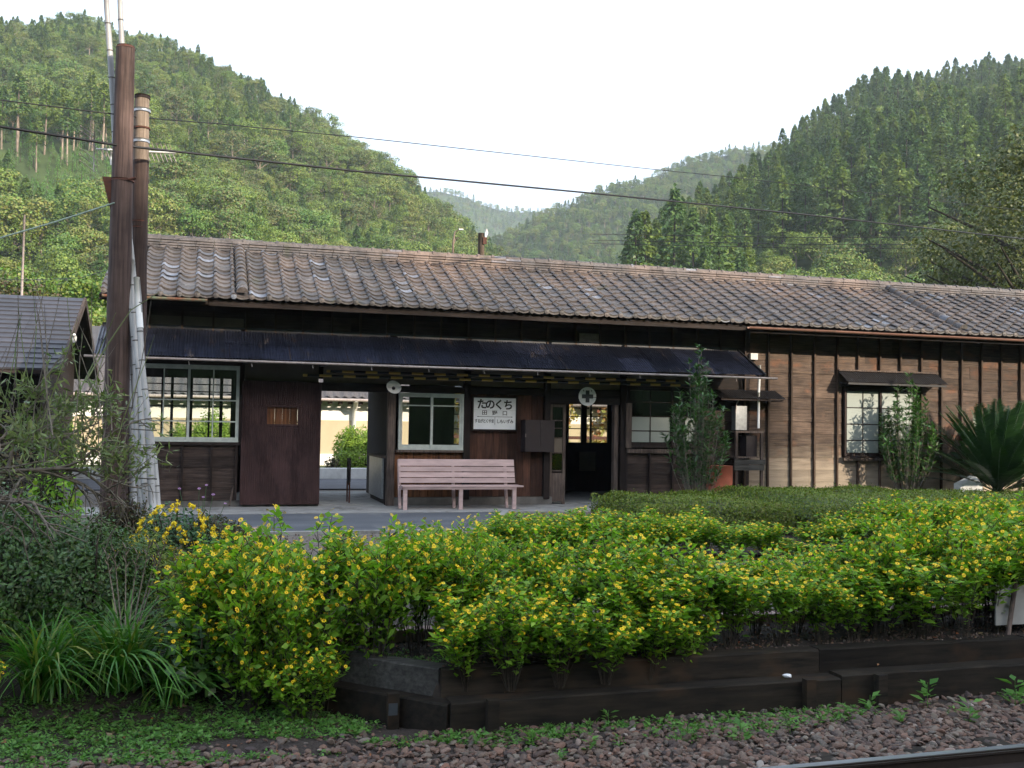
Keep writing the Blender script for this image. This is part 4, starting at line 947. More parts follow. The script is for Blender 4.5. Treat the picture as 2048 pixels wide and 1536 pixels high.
# ticket gate post, and the grey counter side
tg = thing('ticket_gate', (2.45, 18.15, 0), 'dark narrow ticket gate board on two thin legs standing in the passage', 'gate')
b = MB(); b.beam((2.42, 17.95, .32), (2.42, 17.95, .78), .03, .10); b.obox((2.42, 18.0, .58), (.014, 0, 0), (0, .16, 0), (0, 0, .20)); b.build('board', 'dark_wood', tg)
b = MB(); b.tube([(2.42, 17.87, 0), (2.42, 17.87, .45)], .015, 6); b.build('leg', 'rust', tg); b = MB(); b.tube([(2.42, 18.16, 0), (2.42, 18.16, .45)], .015, 6); b.build('leg', 'rust', tg)
ct = thing('ticket_counter', (2.98, 18.2, 0), 'grey metal faced ticket counter end on the right of the passage', 'counter')
bx('panel', 'steel', 2.93, 2.96, 17.55, 19.0, .10, .80, ct); bx('counter_top', 'weathered_post', 2.90, 3.08, 17.5, 19.05, .80, .84, ct); bx('body', 'dark_wood', 2.97, 3.08, 17.5, 19.05, 0, .799, ct)
# meter shelves
ms_ = thing('meter_shelf', (9.67, 17.25, 0), 'weathered open shelf with meter boxes against the wall right of the left shrub', 'shelf')
for z, d in ((2.12, 0), (1.33, .0), (.74, 0)): pass
bx('shelf_board', 'weathered_post', 9.40, 9.99, 17.0, 17.36, 1.33, 1.365, ms_)
bx('shelf_board', 'weathered_post', 9.40, 9.96, 17.02, 17.36, .86, .89, ms_)
bx('front_board', 'sleeper_grey', 9.36, 10.0, 16.96, 16.99, .745, .835, ms_); bx('front_board', 'sleeper_grey', 9.36, 9.98, 16.965, 16.995, .635, .74, ms_)
for x in (9.40, 9.93): bx('upright', 'weathered_post', x, x+.05, 17.0, 17.05, .17 if x < 9.5 else .17, 1.33, ms_)
bx('meter_box', 'cabinet_paint', 9.68, 9.90, 17.1, 17.34, .89, 1.28, ms_)
hd = thing('meter_hood', (9.8, 17.1, 2.1), 'small black corrugated hood over the meter shelf', 'awning')
b = MB(); corrug(b, 9.05, 10.42, 16.95, 1.97, WY-.06, 2.14, .05, .007); b.build('hood_sheet', 'black_sheet', hd)
b = MB(); b.box(9.08, 10.38, 16.97, 17.0, 1.93, 1.955); b.beam((9.1, 17.0, 1.94), (9.1, WY-.05, 1.94), .03, .03); b.beam((10.36, 17.0, 1.94), (10.36, WY-.05, 1.94), .03, .03); b.build('hood_frame', 'beam_wood', hd)
em = thing('electric_meter', (9.62, 17.3, 1.4), 'grey rectangular meter box standing on the shelf under the small hood', 'meter')
bx('case', 'steel', 9.50, 9.73, 17.18, 17.34, 1.38, 1.83, em); b = MB(); b.tube([(9.49, 17.17, 1.70), (9.50, 17.16, 1.86), (9.56, 17.17, 1.95)], .010, 6); b.build('cable', 'pale_pipe', em)
b = MB(); b.tube([(9.90, 17.05, 1.42), (9.90, 17.05, 2.10)], .024, 8); b.tube([(9.90, 17.05, 2.09), (9.90, 17.02, 2.60)], .026, 8)
o = b.build('drain_pipe', 'white_paint'); tag(o, 'white vertical drainpipe passing through the small hood', 'pipe')
bx_o = bx('junction_box', 'white_paint', 9.88, 10.03, WY-.09, WY-.03, 2.72, 2.84); tag(bx_o, 'small white box on the wall above the canopy end', 'box')
b = MB(); b.tube([(9.1, 17.05, 0), (9.1, 17.05, .72)], .24, 20); o = b.build('water_drum', 'terracotta'); tag(o, 'orange red drum half hidden behind the left shrub', 'drum')
# white stone-like block by the cycad
b = MB(); b.prism([(13.75, 16.25, .0), (14.15, 16.15, .0), (14.22, 16.2, .40), (14.10, 16.22, .56), (13.78, 16.28, .40)], (.0, .18, .02)); o = b.build('white_block', 'white_paint'); tag(o, 'bright white block leaning behind the hedge left of the cycad', 'block')
# iron rod leaning at left
b = MB(); b.tube([(.40, 17.1, .05), (.46, 17.25, .35)], .018, 6); o = b.build('leaning_rod', 'weathered_post'); tag(o, 'short thin stick leaning on the wall beside the ribbed panel', 'stick')

# ================================================================ FORECOURT
fcx = MB(); fcx.box(-2.5, 22, 16.1, WY+.12, -.2, .003)
o = fcx.build('concrete_apron', 'concrete'); tag(o, 'concrete apron along the station wall', kind='structure')
ap = MB(); ap.prism([(-.3, 13.35, -.1), (3.5, 13.35, -.1), (3.9, 14.0, -.1), (4.35, 15.4, -.1), (4.6, 16.095, -.1), (-.3, 16.095, -.1)], (0, 0, .095)); o = ap.build('asphalt_patch', 'asphalt'); tag(o, 'grey asphalt forecourt in front of the bench', kind='structure')
k_ = MB(); pts = [(.55, 13.28), (3.52, 13.28), (3.98, 13.95), (4.46, 15.4), (4.75, 16.09)]
kerb = thing('forecourt_kerb', (2.5, 13.3, 0), 'pale concrete kerb edging the asphalt forecourt', 'kerb')
for a, e in zip(pts[:-1], pts[1:]):
    b = MB(); b.beam((a[0], a[1], -.04), (e[0], e[1], -.04), .10, .14); b.build('kerb_stone', 'concrete', kerb)
bp = MB(); bp.prism([(.42, 12.35, -.12), (.60, 12.35, -.12), (.80, 13.9, -.08), (.62, 13.9, -.08)], (0, 0, .11)); o = bp.build('brick_edging', 'pink_kerb'); tag(o, 'pinkish brick edging strip at the left end of the asphalt', 'edging')
# kerb in front of the second flower bed and the pink kerb by the first
kb = thing('bed_kerb', (7, 10.95, -.2), 'grey concrete kerb in front of the rear flower bed', 'kerb')
x = 3.3
while x < 16: bx('kerb_stone', 'concrete', x, x+.885, 10.9+random.uniform(-.008, .008), 11.02, -.35, -.155, kb); x += .9
kp = thing('pink_kerb', (5, 9.0, -.4), 'low pinkish kerb line behind the front flower row', 'kerb')
x = -.2
while x < 12: bx('kerb_stone', 'pink_kerb', x, x+.59, 8.98+random.uniform(-.006, .006), 9.14, -.5, -.385+random.uniform(-.004, .004), kp); x += .6

# ================================================================ BEHIND THE STATION
o = bx('back_street', 'street', -30, 40, 21.6, 27.0, -.02, .006); tag(o, 'asphalt street behind the station', kind='structure')
o = bx('front_street_kerb', 'white_paint', -14, 20, 25.2, 25.45, 0, .26); tag(o, 'bright white low kerb wall across the street behind the passage', 'kerb'); o.name = 'white_kerb'
wh = thing('white_walled_house', (5, 34, 0), 'long white walled house with a grey tile roof across the street', 'house')
bx('lower_wall', 'beige_wall', -6.0, 14.5, 33.0, 37.0, .35, 1.42, wh); bx('upper_wall', 'white_wall', -6.0, 14.5, 33.02, 37.0, 1.421, 2.1, wh); bx('base', 'white_wall', -6.02, 14.52, 32.97, 37.02, -.1, .349, wh)
ro = MB(); ro.add([(-6.4, 32.45, 2.12), (14.9, 32.45, 2.12), (14.9, 35, 3.55), (-6.4, 35, 3.55), (14.9, 37.55, 2.12), (-6.4, 37.55, 2.12)], [(0, 1, 2, 3), (3, 2, 4, 5)]); ro.prism([(-6.05, 33.1, 2.1), (-6.05, 36.9, 2.1), (-6.05, 35, 3.4)], (.1, 0, 0)); ro.prism([(14.5, 33.1, 2.1), (14.5, 36.9, 2.1), (14.5, 35, 3.4)], (.1, 0, 0))
rfh = ro.build('roof', 'roof_tile', wh); rb = MB(); corrug(rb, -6.4, 14.9, 32.42, 2.15, 35, 3.60, .27, .035); rb.build('tile_slope', 'roof_tile', rfh)
x = -6.2
cc = MB()
while x < 14.7: cc.box(x, x+.1, 32.55, 33.0, 1.93, 2.02); x += .32
cc.build('rafter_ends', 'weathered_post', wh)
b = MB(); b.tube([(-6.3, 32.4, 2.08), (14.8, 32.4, 2.05)], .05, 8); b.build('gutter', 'pale_pipe', wh)
b = MB(); b.tube([(4.55, 32.42, 2.05), (4.55, 32.6, 1.85), (4.55, 32.9, 1.72), (4.55, 32.92, .2)], .07, 8); b.build('downpipe', 'white_paint', wh)
bh = thing('beige_house', (-9.5, 38, 0), 'plain beige house wall seen between the shed and the pole', 'house')
bx('wall', 'beige_wall', -17, -3.2, 35.5, 42, 0, 3.3, bh)
q = MB(); q.prism([(-17.4, 35.0, 3.31), (-17.4, 42.5, 3.31), (-17.4, 38.7, 4.6)], (14.5, 0, 0)); q.build('roof', 'roof_tile', bh)
gh = thing('gabled_house', (13, 40, 0), 'small pale gabled house glimpsed through the glazed back door', 'house')
bx('wall', 'white_wall', 11.2, 15.4, 38, 43, 0, 1.9, gh); q = MB(); q.prism([(10.8, 37.6, 1.91), (15.8, 37.6, 1.91), (13.3, 37.6, 3.2)], (0, 5.8, 0)); q.build('roof', 'roof_tile', gh); q = MB(); q.prism([(11.6, 37.55, 1.95), (15.0, 37.55, 1.95), (13.3, 37.55, 2.85)], (0, .04, 0)); q.build('gable', 'white_wall', gh)
rl = bx('red_railing', 'rust', 7.0, 16, 30.0, 30.06, .95, 1.05); tag(rl, 'thin dark red rail behind the back door glass', 'railing')
# shed at the left
sh = thing('old_shed', (-5.5, 23.5, 0), 'old wooden shed with a dark slate roof left of the poles', 'shed')
SR = -2.72
q = MB(); 
for (ya, za, yb, zb) in ((21.3, 2.30, 25.2, 4.10), (25.2, 4.10, 28.6, 2.45)):
    P = [(-12, ya, za), (SR, ya, za), (SR, yb, zb), (-12, yb, zb)]; q.add(P+[(p[0], p[1], p[2]-.07) for p in P], [(0, 1, 2, 3), (7, 6, 5, 4), (0, 4, 5, 1), (1, 5, 6, 2), (2, 6, 7, 3), (3, 7, 4, 0)])
sr_ = q.build('roof', 'beam_wood', sh)
nr = 16; L = math.hypot(3.9, 1.8); dy, dzz = 3.9/L, 1.8/L
for i in range(nr):
    s0 = i*L/nr; x = SR-.02
    while x > -6.2:
        b = MB(); e = x-.9; ya, za = 21.28+dy*s0, 2.305+dzz*s0; yb, zb = ya+dy*L/nr*1.08, za+dzz*L/nr*1.08
        b.add([(x, ya, za+.035), (e+.006, ya, za+.035), (e+.006, yb, zb+.012), (x, yb, zb+.012), (x, ya, za+.0), (e+.006, ya, za+.0)], [(0, 3, 2, 1), (0, 1, 5, 4)]); b.build('slate', 'shed_slate' if 'shed_slate' in MATS else 'cabinet_paint', sr_); x = e
bx('wall', 'dark_wood', -11.5, SR-.45, 22.3, 27.6, 0, 2.75, sh)
q = MB(); q.prism([(SR-.47, 22.35, 2.76), (SR-.47, 27.55, 2.76), (SR-.47, 25.2, 3.98)], (.02, 0, 0)); q.build('gable', 'dark_wood', sh)
q = MB(); q.beam((SR+.01, 21.25, 2.24), (SR+.01, 25.2, 4.06), .05, .17); q.beam((SR+.01, 25.2, 4.06), (SR+.01, 28.65, 2.39), .05, .17); q.build('bargeboard', 'weathered_post', sh)
b = MB(); b.tube([(-2.62, 22.7, 2.95), (-2.62, 22.65, 3.05), (-2.62, 22.6, 3.1)], [.03, .05, .03], 8); o = b.build('floodlight', 'white_paint'); tag(o, 'tiny white spotlight on the shed bargeboard', 'lamp')

# ================================================================ POLES, WIRES, ANTENNA
def P3(px, py, Yp):
    v = pdir(px, py); k = Yp/v.y; return Vector((v.x*k, Yp, CAM.z+v.z*k))
def knobby(b, p0, p1, r0_, r1_, n=26, seg=14, seed=1, amp=.05):
    """slightly irregular round timber with checks"""
    rr = random.Random(seed); p0, p1 = Vector(p0), Vector(p1); ph = [rr.uniform(0, 6.28) for _ in range(5)]; V = []
    for i in range(seg+1):
        t = i/seg; c = p0.lerp(p1, t)+Vector((rr.uniform(-.004, .004), rr.uniform(-.004, .004), 0)); r = r0_+(r1_-r0_)*t
        for k in range(n):
            a = 2*math.pi*k/n; q = r*(1+amp*.4*math.sin(3*a+ph[0]+t*2)+amp*.3*math.sin(5*a+ph[1]-t)+amp*.35*(1 if k % 5 == 0 else 0)*-1); V.append(c+Vector((math.cos(a)*q, math.sin(a)*q, 0)))
    F = [(i*n+k, i*n+(k+1) % n, (i+1)*n+(k+1) % n, (i+1)*n+k) for i in range(seg) for k in range(n)]; b.smooth = True; b.add(V, F); b.smooth = False; b.add(V[-n:], [tuple(range(n))])
bp_ = thing('wooden_pole', (-1.05, 13.5, -.1), 'thick dark brown wooden utility pole, the taller one, in front of the station', 'pole')
b = MB(); knobby(b, (-1.05, 13.5, -.3), (-1.075, 13.5, 6.04), .168, .112); b.build('shaft', 'pole_wood', bp_)
b = MB(); b.tube([(-1.075, 13.5, 6.03), (-1.075, 13.5, 6.065)], [.118, .105], 16); b.build('cap', 'rust', bp_)
for z in (4.36,):
    b = MB(); b.tube([(-1.065, 13.5, z), (-1.065, 13.5, z+.03)], .138, 16); b.tube([(-.99, 13.37, z+.01), (-.90, 13.36, z+.03)], .018, 6); b.build('iron_band', 'rust', bp_)
b = MB(); b.prism([(-1.30, 13.46, 4.40), (-1.19, 13.46, 4.40), (-1.19, 13.46, 3.98)], (0, .06, 0)); b.build('bracket', 'rust', bp_)
p2 = thing('wooden_pole', (-.88, 13.95, -.1), 'shorter pale topped wooden pole close behind the tall one', 'pole')
b = MB(); knobby(b, (-.84, 13.95, -.3), (-.885, 13.95, 4.75), .115, .098, seed=4); b.build('shaft', 'pole_wood', p2)
b = MB(); knobby(b, (-.885, 13.95, 4.751), (-.89, 13.95, 5.56), .097, .09, seg=4, seed=5); b.build('pale_top', 'pole_pale', p2)
b = MB(); b.tube([(-.89, 13.95, 5.555), (-.89, 13.95, 5.60)], .098, 16); b.build('cap', 'dark_wood', p2)
for z in (5.38, 4.98):
    b = MB(); b.tube([(-.887, 13.95, z), (-.887, 13.95, z+.045)], .104, 16); b.build('steel_band', 'steel', p2)
for z in (5.16, 3.87, 3.95): b = MB(); b.tube([(-.887, 13.95, z), (-.887, 13.95, z+.018)], .108, 16); b.build('wire_tie', 'rust', p2)
wraps = ['leftmost of the grey bamboo poles, running up past the pole top', 'second tall bamboo pole, rising behind the thick pole to the sky', 'grey bamboo pole leaning nearest the thick wooden pole', 'middle grey bamboo pole of the leaning bundle', 'short stout bamboo pole with a white painted top', 'rightmost thin bamboo pole of the leaning bundle', 'bamboo pole wedged between the tall ones and the white topped one']
BL = [(268, 1040, 211, -60, .046, 13.55, 13.76), (278, 1035, 240, -60, .044, 13.62, 13.80), (285, 1030, 255, 470, .042, 13.05, 13.6), (297, 1030, 262, 520, .044, 13.0, 13.55), (309, 1030, 273, 560, .046, 12.98, 13.5), (320, 1035, 272, 610, .036, 13.0, 13.45), (300, 1040, 258, 430, .036, 13.15, 13.7)]
for i, (ax_, ay_, tx, ty, r_, Y0, Y1) in enumerate(BL):
    e = thing('bamboo_pole', P3(ax_, ay_, Y0), wraps[i], 'bamboo pole', 'bamboo poles leaning on the wooden poles'); a_, t_ = P3(ax_, ay_, Y0), P3(tx, ty, Y1); L = (t_-a_).length; b = MB(); n = int(L/.34)
    b.tube([a_.lerp(t_, k/12)+Vector((.012*math.sin(k*.9+i), 0, 0)) for k in range(13)], [r_*(1-.25*k/12) for k in range(13)], 10); b.build('culm', 'white_paint' if False else 'bamboo', e)
    nb = MB()
    for k in range(1, n):
        t = (k+.3*((i*7) % 5)/5)/n; j = t*12; c = a_.lerp(t_, t)+Vector((.012*math.sin(j*.9+i), 0, 0)); d = (t_-a_).normalized(); nb.tube([c-d*.006, c+d*.006], r_*(1-.25*t)+.004, 10)
    nb.build('nodes', 'bamboo_node', e)['kind'] = 'stuff'
    if i == 4:
        b = MB(); b.tube([t_-(t_-a_).normalized()*.62, t_+(t_-a_).normalized()*.03], r_*.78+.006, 10); b.build('painted_top', 'white_paint', e)
b = MB(); 
for py in (845, 858, 955): a_, t_ = P3(262, py, 12.9), P3(314, py+3, 12.9); b.tube([a_, (a_+t_)/2-Vector((0, .02, 0)), t_], .008, 5)
o = b.build('tying_wire', 'bamboo_node'); tag(o, 'thin dark wires tying the bamboo bundle together', 'wire')
def wire(nm, pts, r, mat, label):
    b = MB(); W = [P3(*p) for p in pts]; out = []
    for i in range(len(W)-1):
        for k in range(5): out.append(W[i].lerp(W[i+1], k/5))
    out.append(W[-1]); b.tube(out, r, 6); o = b.build(nm, mat); tag(o, label, 'wire'); return o
wire('overhead_cable', [(-300, 205, 12.0), (0, 253, 12.8), (232, 290, 13.4), (700, 341, 15), (1200, 388, 17), (1600, 428, 19), (2048, 478, 21), (2400, 520, 23)], .016, 'wire_black', 'thick black cable sagging across the whole picture, the lower of the two')
wire('overhead_wire', [(-300, 165, 13.2), (0, 200, 13.4), (225, 228, 13.6), (278, 235, 13.95), (430, 247, 15), (720, 275, 17), (1300, 338, 21), (1440, 352, 22), (2048, 421, 26), (2400, 455, 29)], .008, 'wire_black', 'thin upper wire running from the poles to the right edge')
wire('stay_wire', [(232, 405, 13.4), (110, 444, 13.2), (0, 476, 13.0), (-300, 565, 12.5)], .011, 'wire_pale', 'pale green stay wire descending to the left edge')
wire('low_wire', [(232, 535, 13.5), (160, 556, 15), (60, 560, 17), (-100, 556, 20)], .004, 'wire_black', 'hair thin line above the shed roof')
for k, (y0, y1) in enumerate(((470, 474), (482, 489), (489, 497))): wire('power_line', [(1180, y0-2, 70), (1600, (y0+y1)/2+3, 64), (2048, y1, 58), (2500, y1+4, 52)], .025, 'wire_black', ['uppermost', 'middle', 'lowest'][k]+' of the three thin distant lines before the right hill')
an = thing('tv_antenna', P3(232, 304, 14.2), 'pale rooftop television aerial with many short rods fixed behind the poles', 'antenna')
b = MB(); A_, B_ = P3(192, 298, 14.2), P3(352, 306, 14.5); b.tube([A_, B_], .012, 6); b.build('boom', 'white_paint', an)
b = MB()
for k in range(17):
    c = A_.lerp(B_, (k+1.2)/18); b.tube([c+Vector((-.05, 0, .12)), c+Vector((.05, .02, -.12))], .005, 4)
b.build('rods', 'pale_pipe', an)['kind'] = 'stuff'
b = MB(); c = A_+Vector((-.02, 0, 0)); b.tube([c+Vector((0, 0, .22)), c-Vector((0, 0, .30))], .007, 5)
for z in (-.24, -.16, -.08, .08, .15, .21): b.tube([c+Vector((-.18, 0, z+.08)), c+Vector((.03, .02, z-.06))], .005, 4)
b.build('reflector', 'pale_pipe', an)['kind'] = 'stuff'; b = MB(); b.tube([(-.98, 14.2, 4.75), (-.86, 14.05, 4.75)], .02, 6); b.tube([P3(222, 300, 14.25), P3(222, 330, 14.25)], .010, 5); b.build('mast', 'steel', an)
sp_ = thing('concrete_post', (6.84, 26, 0), 'stub of a pole with a white fitting rising behind the ridge', 'pole'); b = MB(); b.tube([(6.84, 26, 0), (6.84, 26, 6.42)], [.12, .085], 10); b.build('shaft', 'pole_pale', sp_); b = MB(); b.tube([(6.93, 25.9, 6.3), (6.95, 25.9, 6.42), (6.95, 25.9, 6.52)], [.02, .05, .02], 8); b.build('lamp_head', 'white_paint', sp_); b = MB(); b.box(6.86, 6.96, 25.88, 25.92, 6.12, 6.3); b.build('bracket', 'rust', sp_)
sl_ = thing('street_lamp', (6.2, 26.5, 0), 'thin twin curved street lamp just above the roof ridge', 'street lamp'); b = MB(); b.tube([(6.2, 26.5, 0), (6.2, 26.5, 6.2), (6.24, 26.5, 6.5), (6.36, 26.5, 6.58)], [.04, .03, .02, .015], 6); b.tube([(6.2, 26.5, 6.1), (6.26, 26.5, 6.3), (6.36, 26.5, 6.36)], .012, 5); b.build('mast', 'pole_pale', sl_); b = MB(); b.box(6.34, 6.46, 26.45, 26.55, 6.56, 6.59); b.build('lamp_head', 'steel', sl_)
b = MB(); b.tube([at(42, 640, 40, 3.0), at(42, 640, 40, 8.5)], [.05, .04], 6); o = b.build('thin_pole', 'pale_pipe'); tag(o, 'thin pale pole standing before the left hillside', 'pole')

# ================================================================ PLANTS
def nrmz(a): return a/(np.linalg.norm(a, axis=1)[:, None]+1e-9)
def blossoms(P, N, rad, rng, mats=('blossom_yellow', 'blossom_eye'), petals=8, name='blossoms'):
    N = nrmz(N); ref = rng.normal(size=N.shape); A = nrmz(np.cross(N, ref)); B = np.cross(N, A); V = []; F = []; mi = []; b = 0
    n = len(P); R = rad*rng.uniform(.8, 1.2, n)[:, None]
    for k in range(petals):
        a0 = 2*math.pi*k/petals; w_ = math.pi/petals*.82
        d0 = A*math.cos(a0)+B*math.sin(a0); dl = A*math.cos(a0-w_)+B*math.sin(a0-w_); dr = A*math.cos(a0+w_)+B*math.sin(a0+w_)
        q = np.stack([P+d0*R*.15, P+dl*R*.72+N*R*.08, P+d0*R*1.0-N*R*.02, P+dr*R*.72+N*R*.08], 1).reshape(-1, 3); V.append(q); F.append(np.arange(4*n).reshape(-1, 4)+b); mi.append(np.zeros(n, int)); b += 4*n
    r3 = R*.22; q = np.stack([P+A*r3+N*R*.14, P+B*r3+N*R*.14, P-A*r3+N*R*.14, P-B*r3+N*R*.14], 1).reshape(-1, 3); V.append(q); F.append(np.arange(4*n).reshape(-1, 4)+b); mi.append(np.ones(n, int))
    return fastmesh(name, np.concatenate(V), np.concatenate(F), list(mats), np.concatenate(mi))
def flower_plant_meshes(seed):
    r = np.random.default_rng(seed); ns = 25; A = []; B = []; LP = []; LD = []; LN = []; LS = []; BP = []; BN = []
    for i in range(ns):
        az = r.uniform(0, 6.283); rad = .44*r.random()**.55; H = (1-.28*(rad/.44)**2)*r.uniform(.70, 1.10)
        base = np.array([math.cos(az)*.05, math.sin(az)*.05, 0.]); tip = np.array([math.cos(az)*rad, math.sin(az)*rad, H]); mid = base*.4+tip*.6*[.62, .62, .9]; mid[2] = H*.5
        pts = [base*(1-t)**2+2*mid*t*(1-t)+tip*t*t for t in np.linspace(0, 1, 8)]
        for a, b_ in zip(pts[:-1], pts[1:]): A.append(a); B.append(b_)
        def tuft(p, out, k, s):
            for j in range(k):
                aa = r.uniform(0, 6.283); d = np.array([math.cos(aa), math.sin(aa), r.uniform(-.15, .4)])+out*.5; LP.append(p+r.normal(0, .008, 3)); LD.append(d); LN.append([0, 0, 1]-d*.25); LS.append(s*r.uniform(.7, 1.25))
        out = np.array([math.cos(az), math.sin(az), 0])*rad/.44
        for t in np.linspace(.28, 1, 8):
            p = base*(1-t)**2+2*mid*t*(1-t)+tip*t*t; tuft(p, out, (1 if i % 2 == 0 else 0) if t < .42 else 2 if t < .62 else 3, .115)
            if t > .52:   # side twigs
                for s_ in range(2):
                    aa = r.uniform(0, 6.283); e = p+np.array([math.cos(aa)*.09, math.sin(aa)*.09, r.uniform(.03, .09)])+out*.03; A.append(p); B.append(e); tuft(e, out, 3, .092)
                    if r.random() < (.12 if t < .7 else .78): BP.append(e+[0, 0, .055]); BN.append(np.array([out[0]*.6+r.normal(0, .35), out[1]*.6+r.normal(0, .35), .9]))
        BP.append(tip+[0, 0, .065]); BN.append(np.array([r.normal(0, .35), r.normal(0, .35), 1.]))
    v, f = leaves(np.array(LP), np.array(LS), r, np.array(LN, float), np.array(LD, float), asp=.50, jit=.35, fold=.08); lm = fastmesh('leaves', v, f, 'leaf_flowerbed')
    sv, sf = tubes_np(np.array(A), np.array(B), .0045); sm = fastmesh('stems', sv, sf, 'bark')
    return lm, sm, blossoms(np.array(BP), np.array(BN), .026, r)
FP = [flower_plant_meshes(40+i) for i in range(7)]
def flower_plant(x, y, z, h, w_, label, group, k=None):
    k = random.randrange(7) if k is None else k; e = thing('flowering_plant', (x, y, z), label, 'flowering plant', group, random.uniform(0, 6.28)); e.scale = (w_, w_, h)
    for nm, me in zip(('leaves', 'stems', 'blossoms'), FP[k]):
        o = obj(nm, me, e)
        if nm != 'stems': o['kind'] = 'stuff'
rr = random.Random(21)
def pos_x(x, y):
    v = Vector((x, y, 0))-CAM; px = v.dot(cr)/v.dot(fwd)*2050+1024
    for m_, t in ((330, 'beside the blades'), (400, 'left below the left window'), (480, 'below the left window'), (560, 'left below the ribbed panel'), (640, 'below the ribbed panel'), (710, 'left below the passage'), (790, 'below the passage'), (920, 'below the left bench end'), (1040, 'below the right bench end'), (1130, 'below the wall cabinet'), (1240, 'below the dark doorway'), (1340, 'below the frosted window'), (1450, 'below the left tall shrub'), (1560, 'below the meter shelf'), (1680, 'left of the right window'), (1770, 'below the right window'), (1880, 'below the slender shrub'), (5000, 'below the cycad')):
        if px < m_: return t
def top_front(x): return float(np.interp(x, [-.1, .36, .83, 1.4, 2.0, 2.9, 3.8, 4.8, 5.7, 6.3, 6.8, 7.9, 10], [.22, .47, .46, .43, .44, .46, .42, .24, .22, .40, .54, .58, .58]))
GF, GR = 'yellow flowered plants of the front bed', 'yellow flowered plants of the rear bed'
for row, (yy, step) in enumerate(((8.12, .40), (8.5, .38), (8.86, .42))):
    x = -.02+row*.12
    while x < 10.2:
        yb = yy+(max(0, .95-x)*.6); zb = float(gz(x, yb)); tp = top_front(x)+rr.uniform(-.16, .09)-(.10 if row == 0 else 0)
        if (row == 2 and 2.4 < x < 6.0 and rr.random() < .45) or (row == 0 and .95 < x < 1.95): x += step; continue
        side = 'at the timber edge' if row == 0 else ('mid front bed' if row == 1 else 'by the pink kerb')
        flower_plant(x+rr.uniform(-.08, .08), yb+rr.uniform(-.14, .14), zb, tp-zb, rr.uniform(.54, .86)*(1.0 if x < 6 else 1.15), 'yellow daisy plant '+side+', '+pos_x(x, yb), GF); x += step*rr.uniform(.85, 1.2)
for (x, y, h, w_) in [(.8, 8.2, .75, .6), (.4, 8.5, .8, .6), (2.0, 7.84, .62, .66), (2.35, 7.76, .72, .72), (2.75, 7.76, .66, .7), (3.15, 7.78, .70, .7), (3.55, 7.84, .6, .66), (3.95, 7.9, .62, .6)]:
    flower_plant(x, y, (float(gz(x, y))-.12 if x < 1.6 else -.64), h+.04, w_, 'small daisy plant over the timber edge, '+pos_x(x, y), 'small daisy plants spilling over the timbers')
def top_rear(x): return float(np.interp(x, [2.6, 2.96, 3.25, 4.2, 5.8, 6.6, 7.0, 7.3, 7.7, 8.6, 10.6, 13], [.05, .22, .38, .40, .38, .24, .05, .05, .27, .50, .52, .5]))
for row, yy in enumerate((11.2, 11.65)):
    x = 2.75+row*.2
    while x < 13:
        zb = -.17; tp = top_rear(x)+rr.uniform(-.08, .05)
        if not (6.95 < x < 7.35): flower_plant(x+rr.uniform(-.06, .06), yy+rr.uniform(-.08, .08), zb, max(.2, tp-zb), rr.uniform(.58, .72), 'yellow daisy plant '+('by the grey kerb of the rear bed' if row == 0 else 'in the back of the rear bed')+', '+pos_x(x, yy), GR)
        x += .36*rr.uniform(.85, 1.2)
# sparse ones between, on the gravel at left centre
for (x, y) in [(1.6, 9.6), (2.1, 9.9), (2.5, 9.5), (2.9, 10.1), (1.2, 9.8), (2.3, 10.5), (.8, 10.1), (.75, 9.5)]: flower_plant(x, y, float(gz(x, y)), rr.uniform(.5, .68), .5, 'sparse yellow daisy plant on the gravel left of the grey kerb', 'sparse daisy plants on the gravel')
flower_plant(-1.62, 8.6, float(gz(-1.62, 8.6)), .62, .55, 'yellow daisy plant at the far left edge beside the long blades', None, 2)

def shrub(name, loc, rx, ry, z0, z1, mat, n, sz, label, cat='shrub', seed=1, asp=.45, lump=.16, body='soil', flat=1.0, shell=.28, twigs=60, group=None, upleaf=.5):
    r = np.random.default_rng(seed); e = thing(name, (loc[0], loc[1], z0), label, cat, group); h = z1-z0
    d = r.normal(size=(n, 3)); d[:, 2] = np.abs(d[:, 2]); d = nrmz(d)
    if flat != 1: d = np.sign(d)*np.abs(d)**flat; 
    az = np.arctan2(d[:, 1], d[:, 0]); lm = 1+lump*(fbm(az*2.2+seed, d[:, 2]*4, seed, 3))*2
    k = (1-shell*r.random(n)**1.3)*lm
    P = d*k[:, None]*[rx, ry, h]; N = d*[1, 1, 1.0]+[0, 0, .25]; D = r.normal(size=(n, 3)); D[:, 2] += upleaf
    v, f = leaves(P, sz, r, N, D, asp=asp, jit=.55); o = obj('leaves', fastmesh('leaves', v, f, mat), e); o['kind'] = 'stuff'
    th = r.uniform(0, 6.283, twigs); B = np.stack([np.cos(th)*rx*.8*r.random(twigs), np.sin(th)*ry*.8*r.random(twigs), r.uniform(.3, .9, twigs)*h], 1); A = B*[.15, .15, 0]-[0, 0, .05]
    v, f = tubes_np(A, B, .012, 4); obj('twigs', fastmesh('twigs', v, f, 'bark'), e); return e
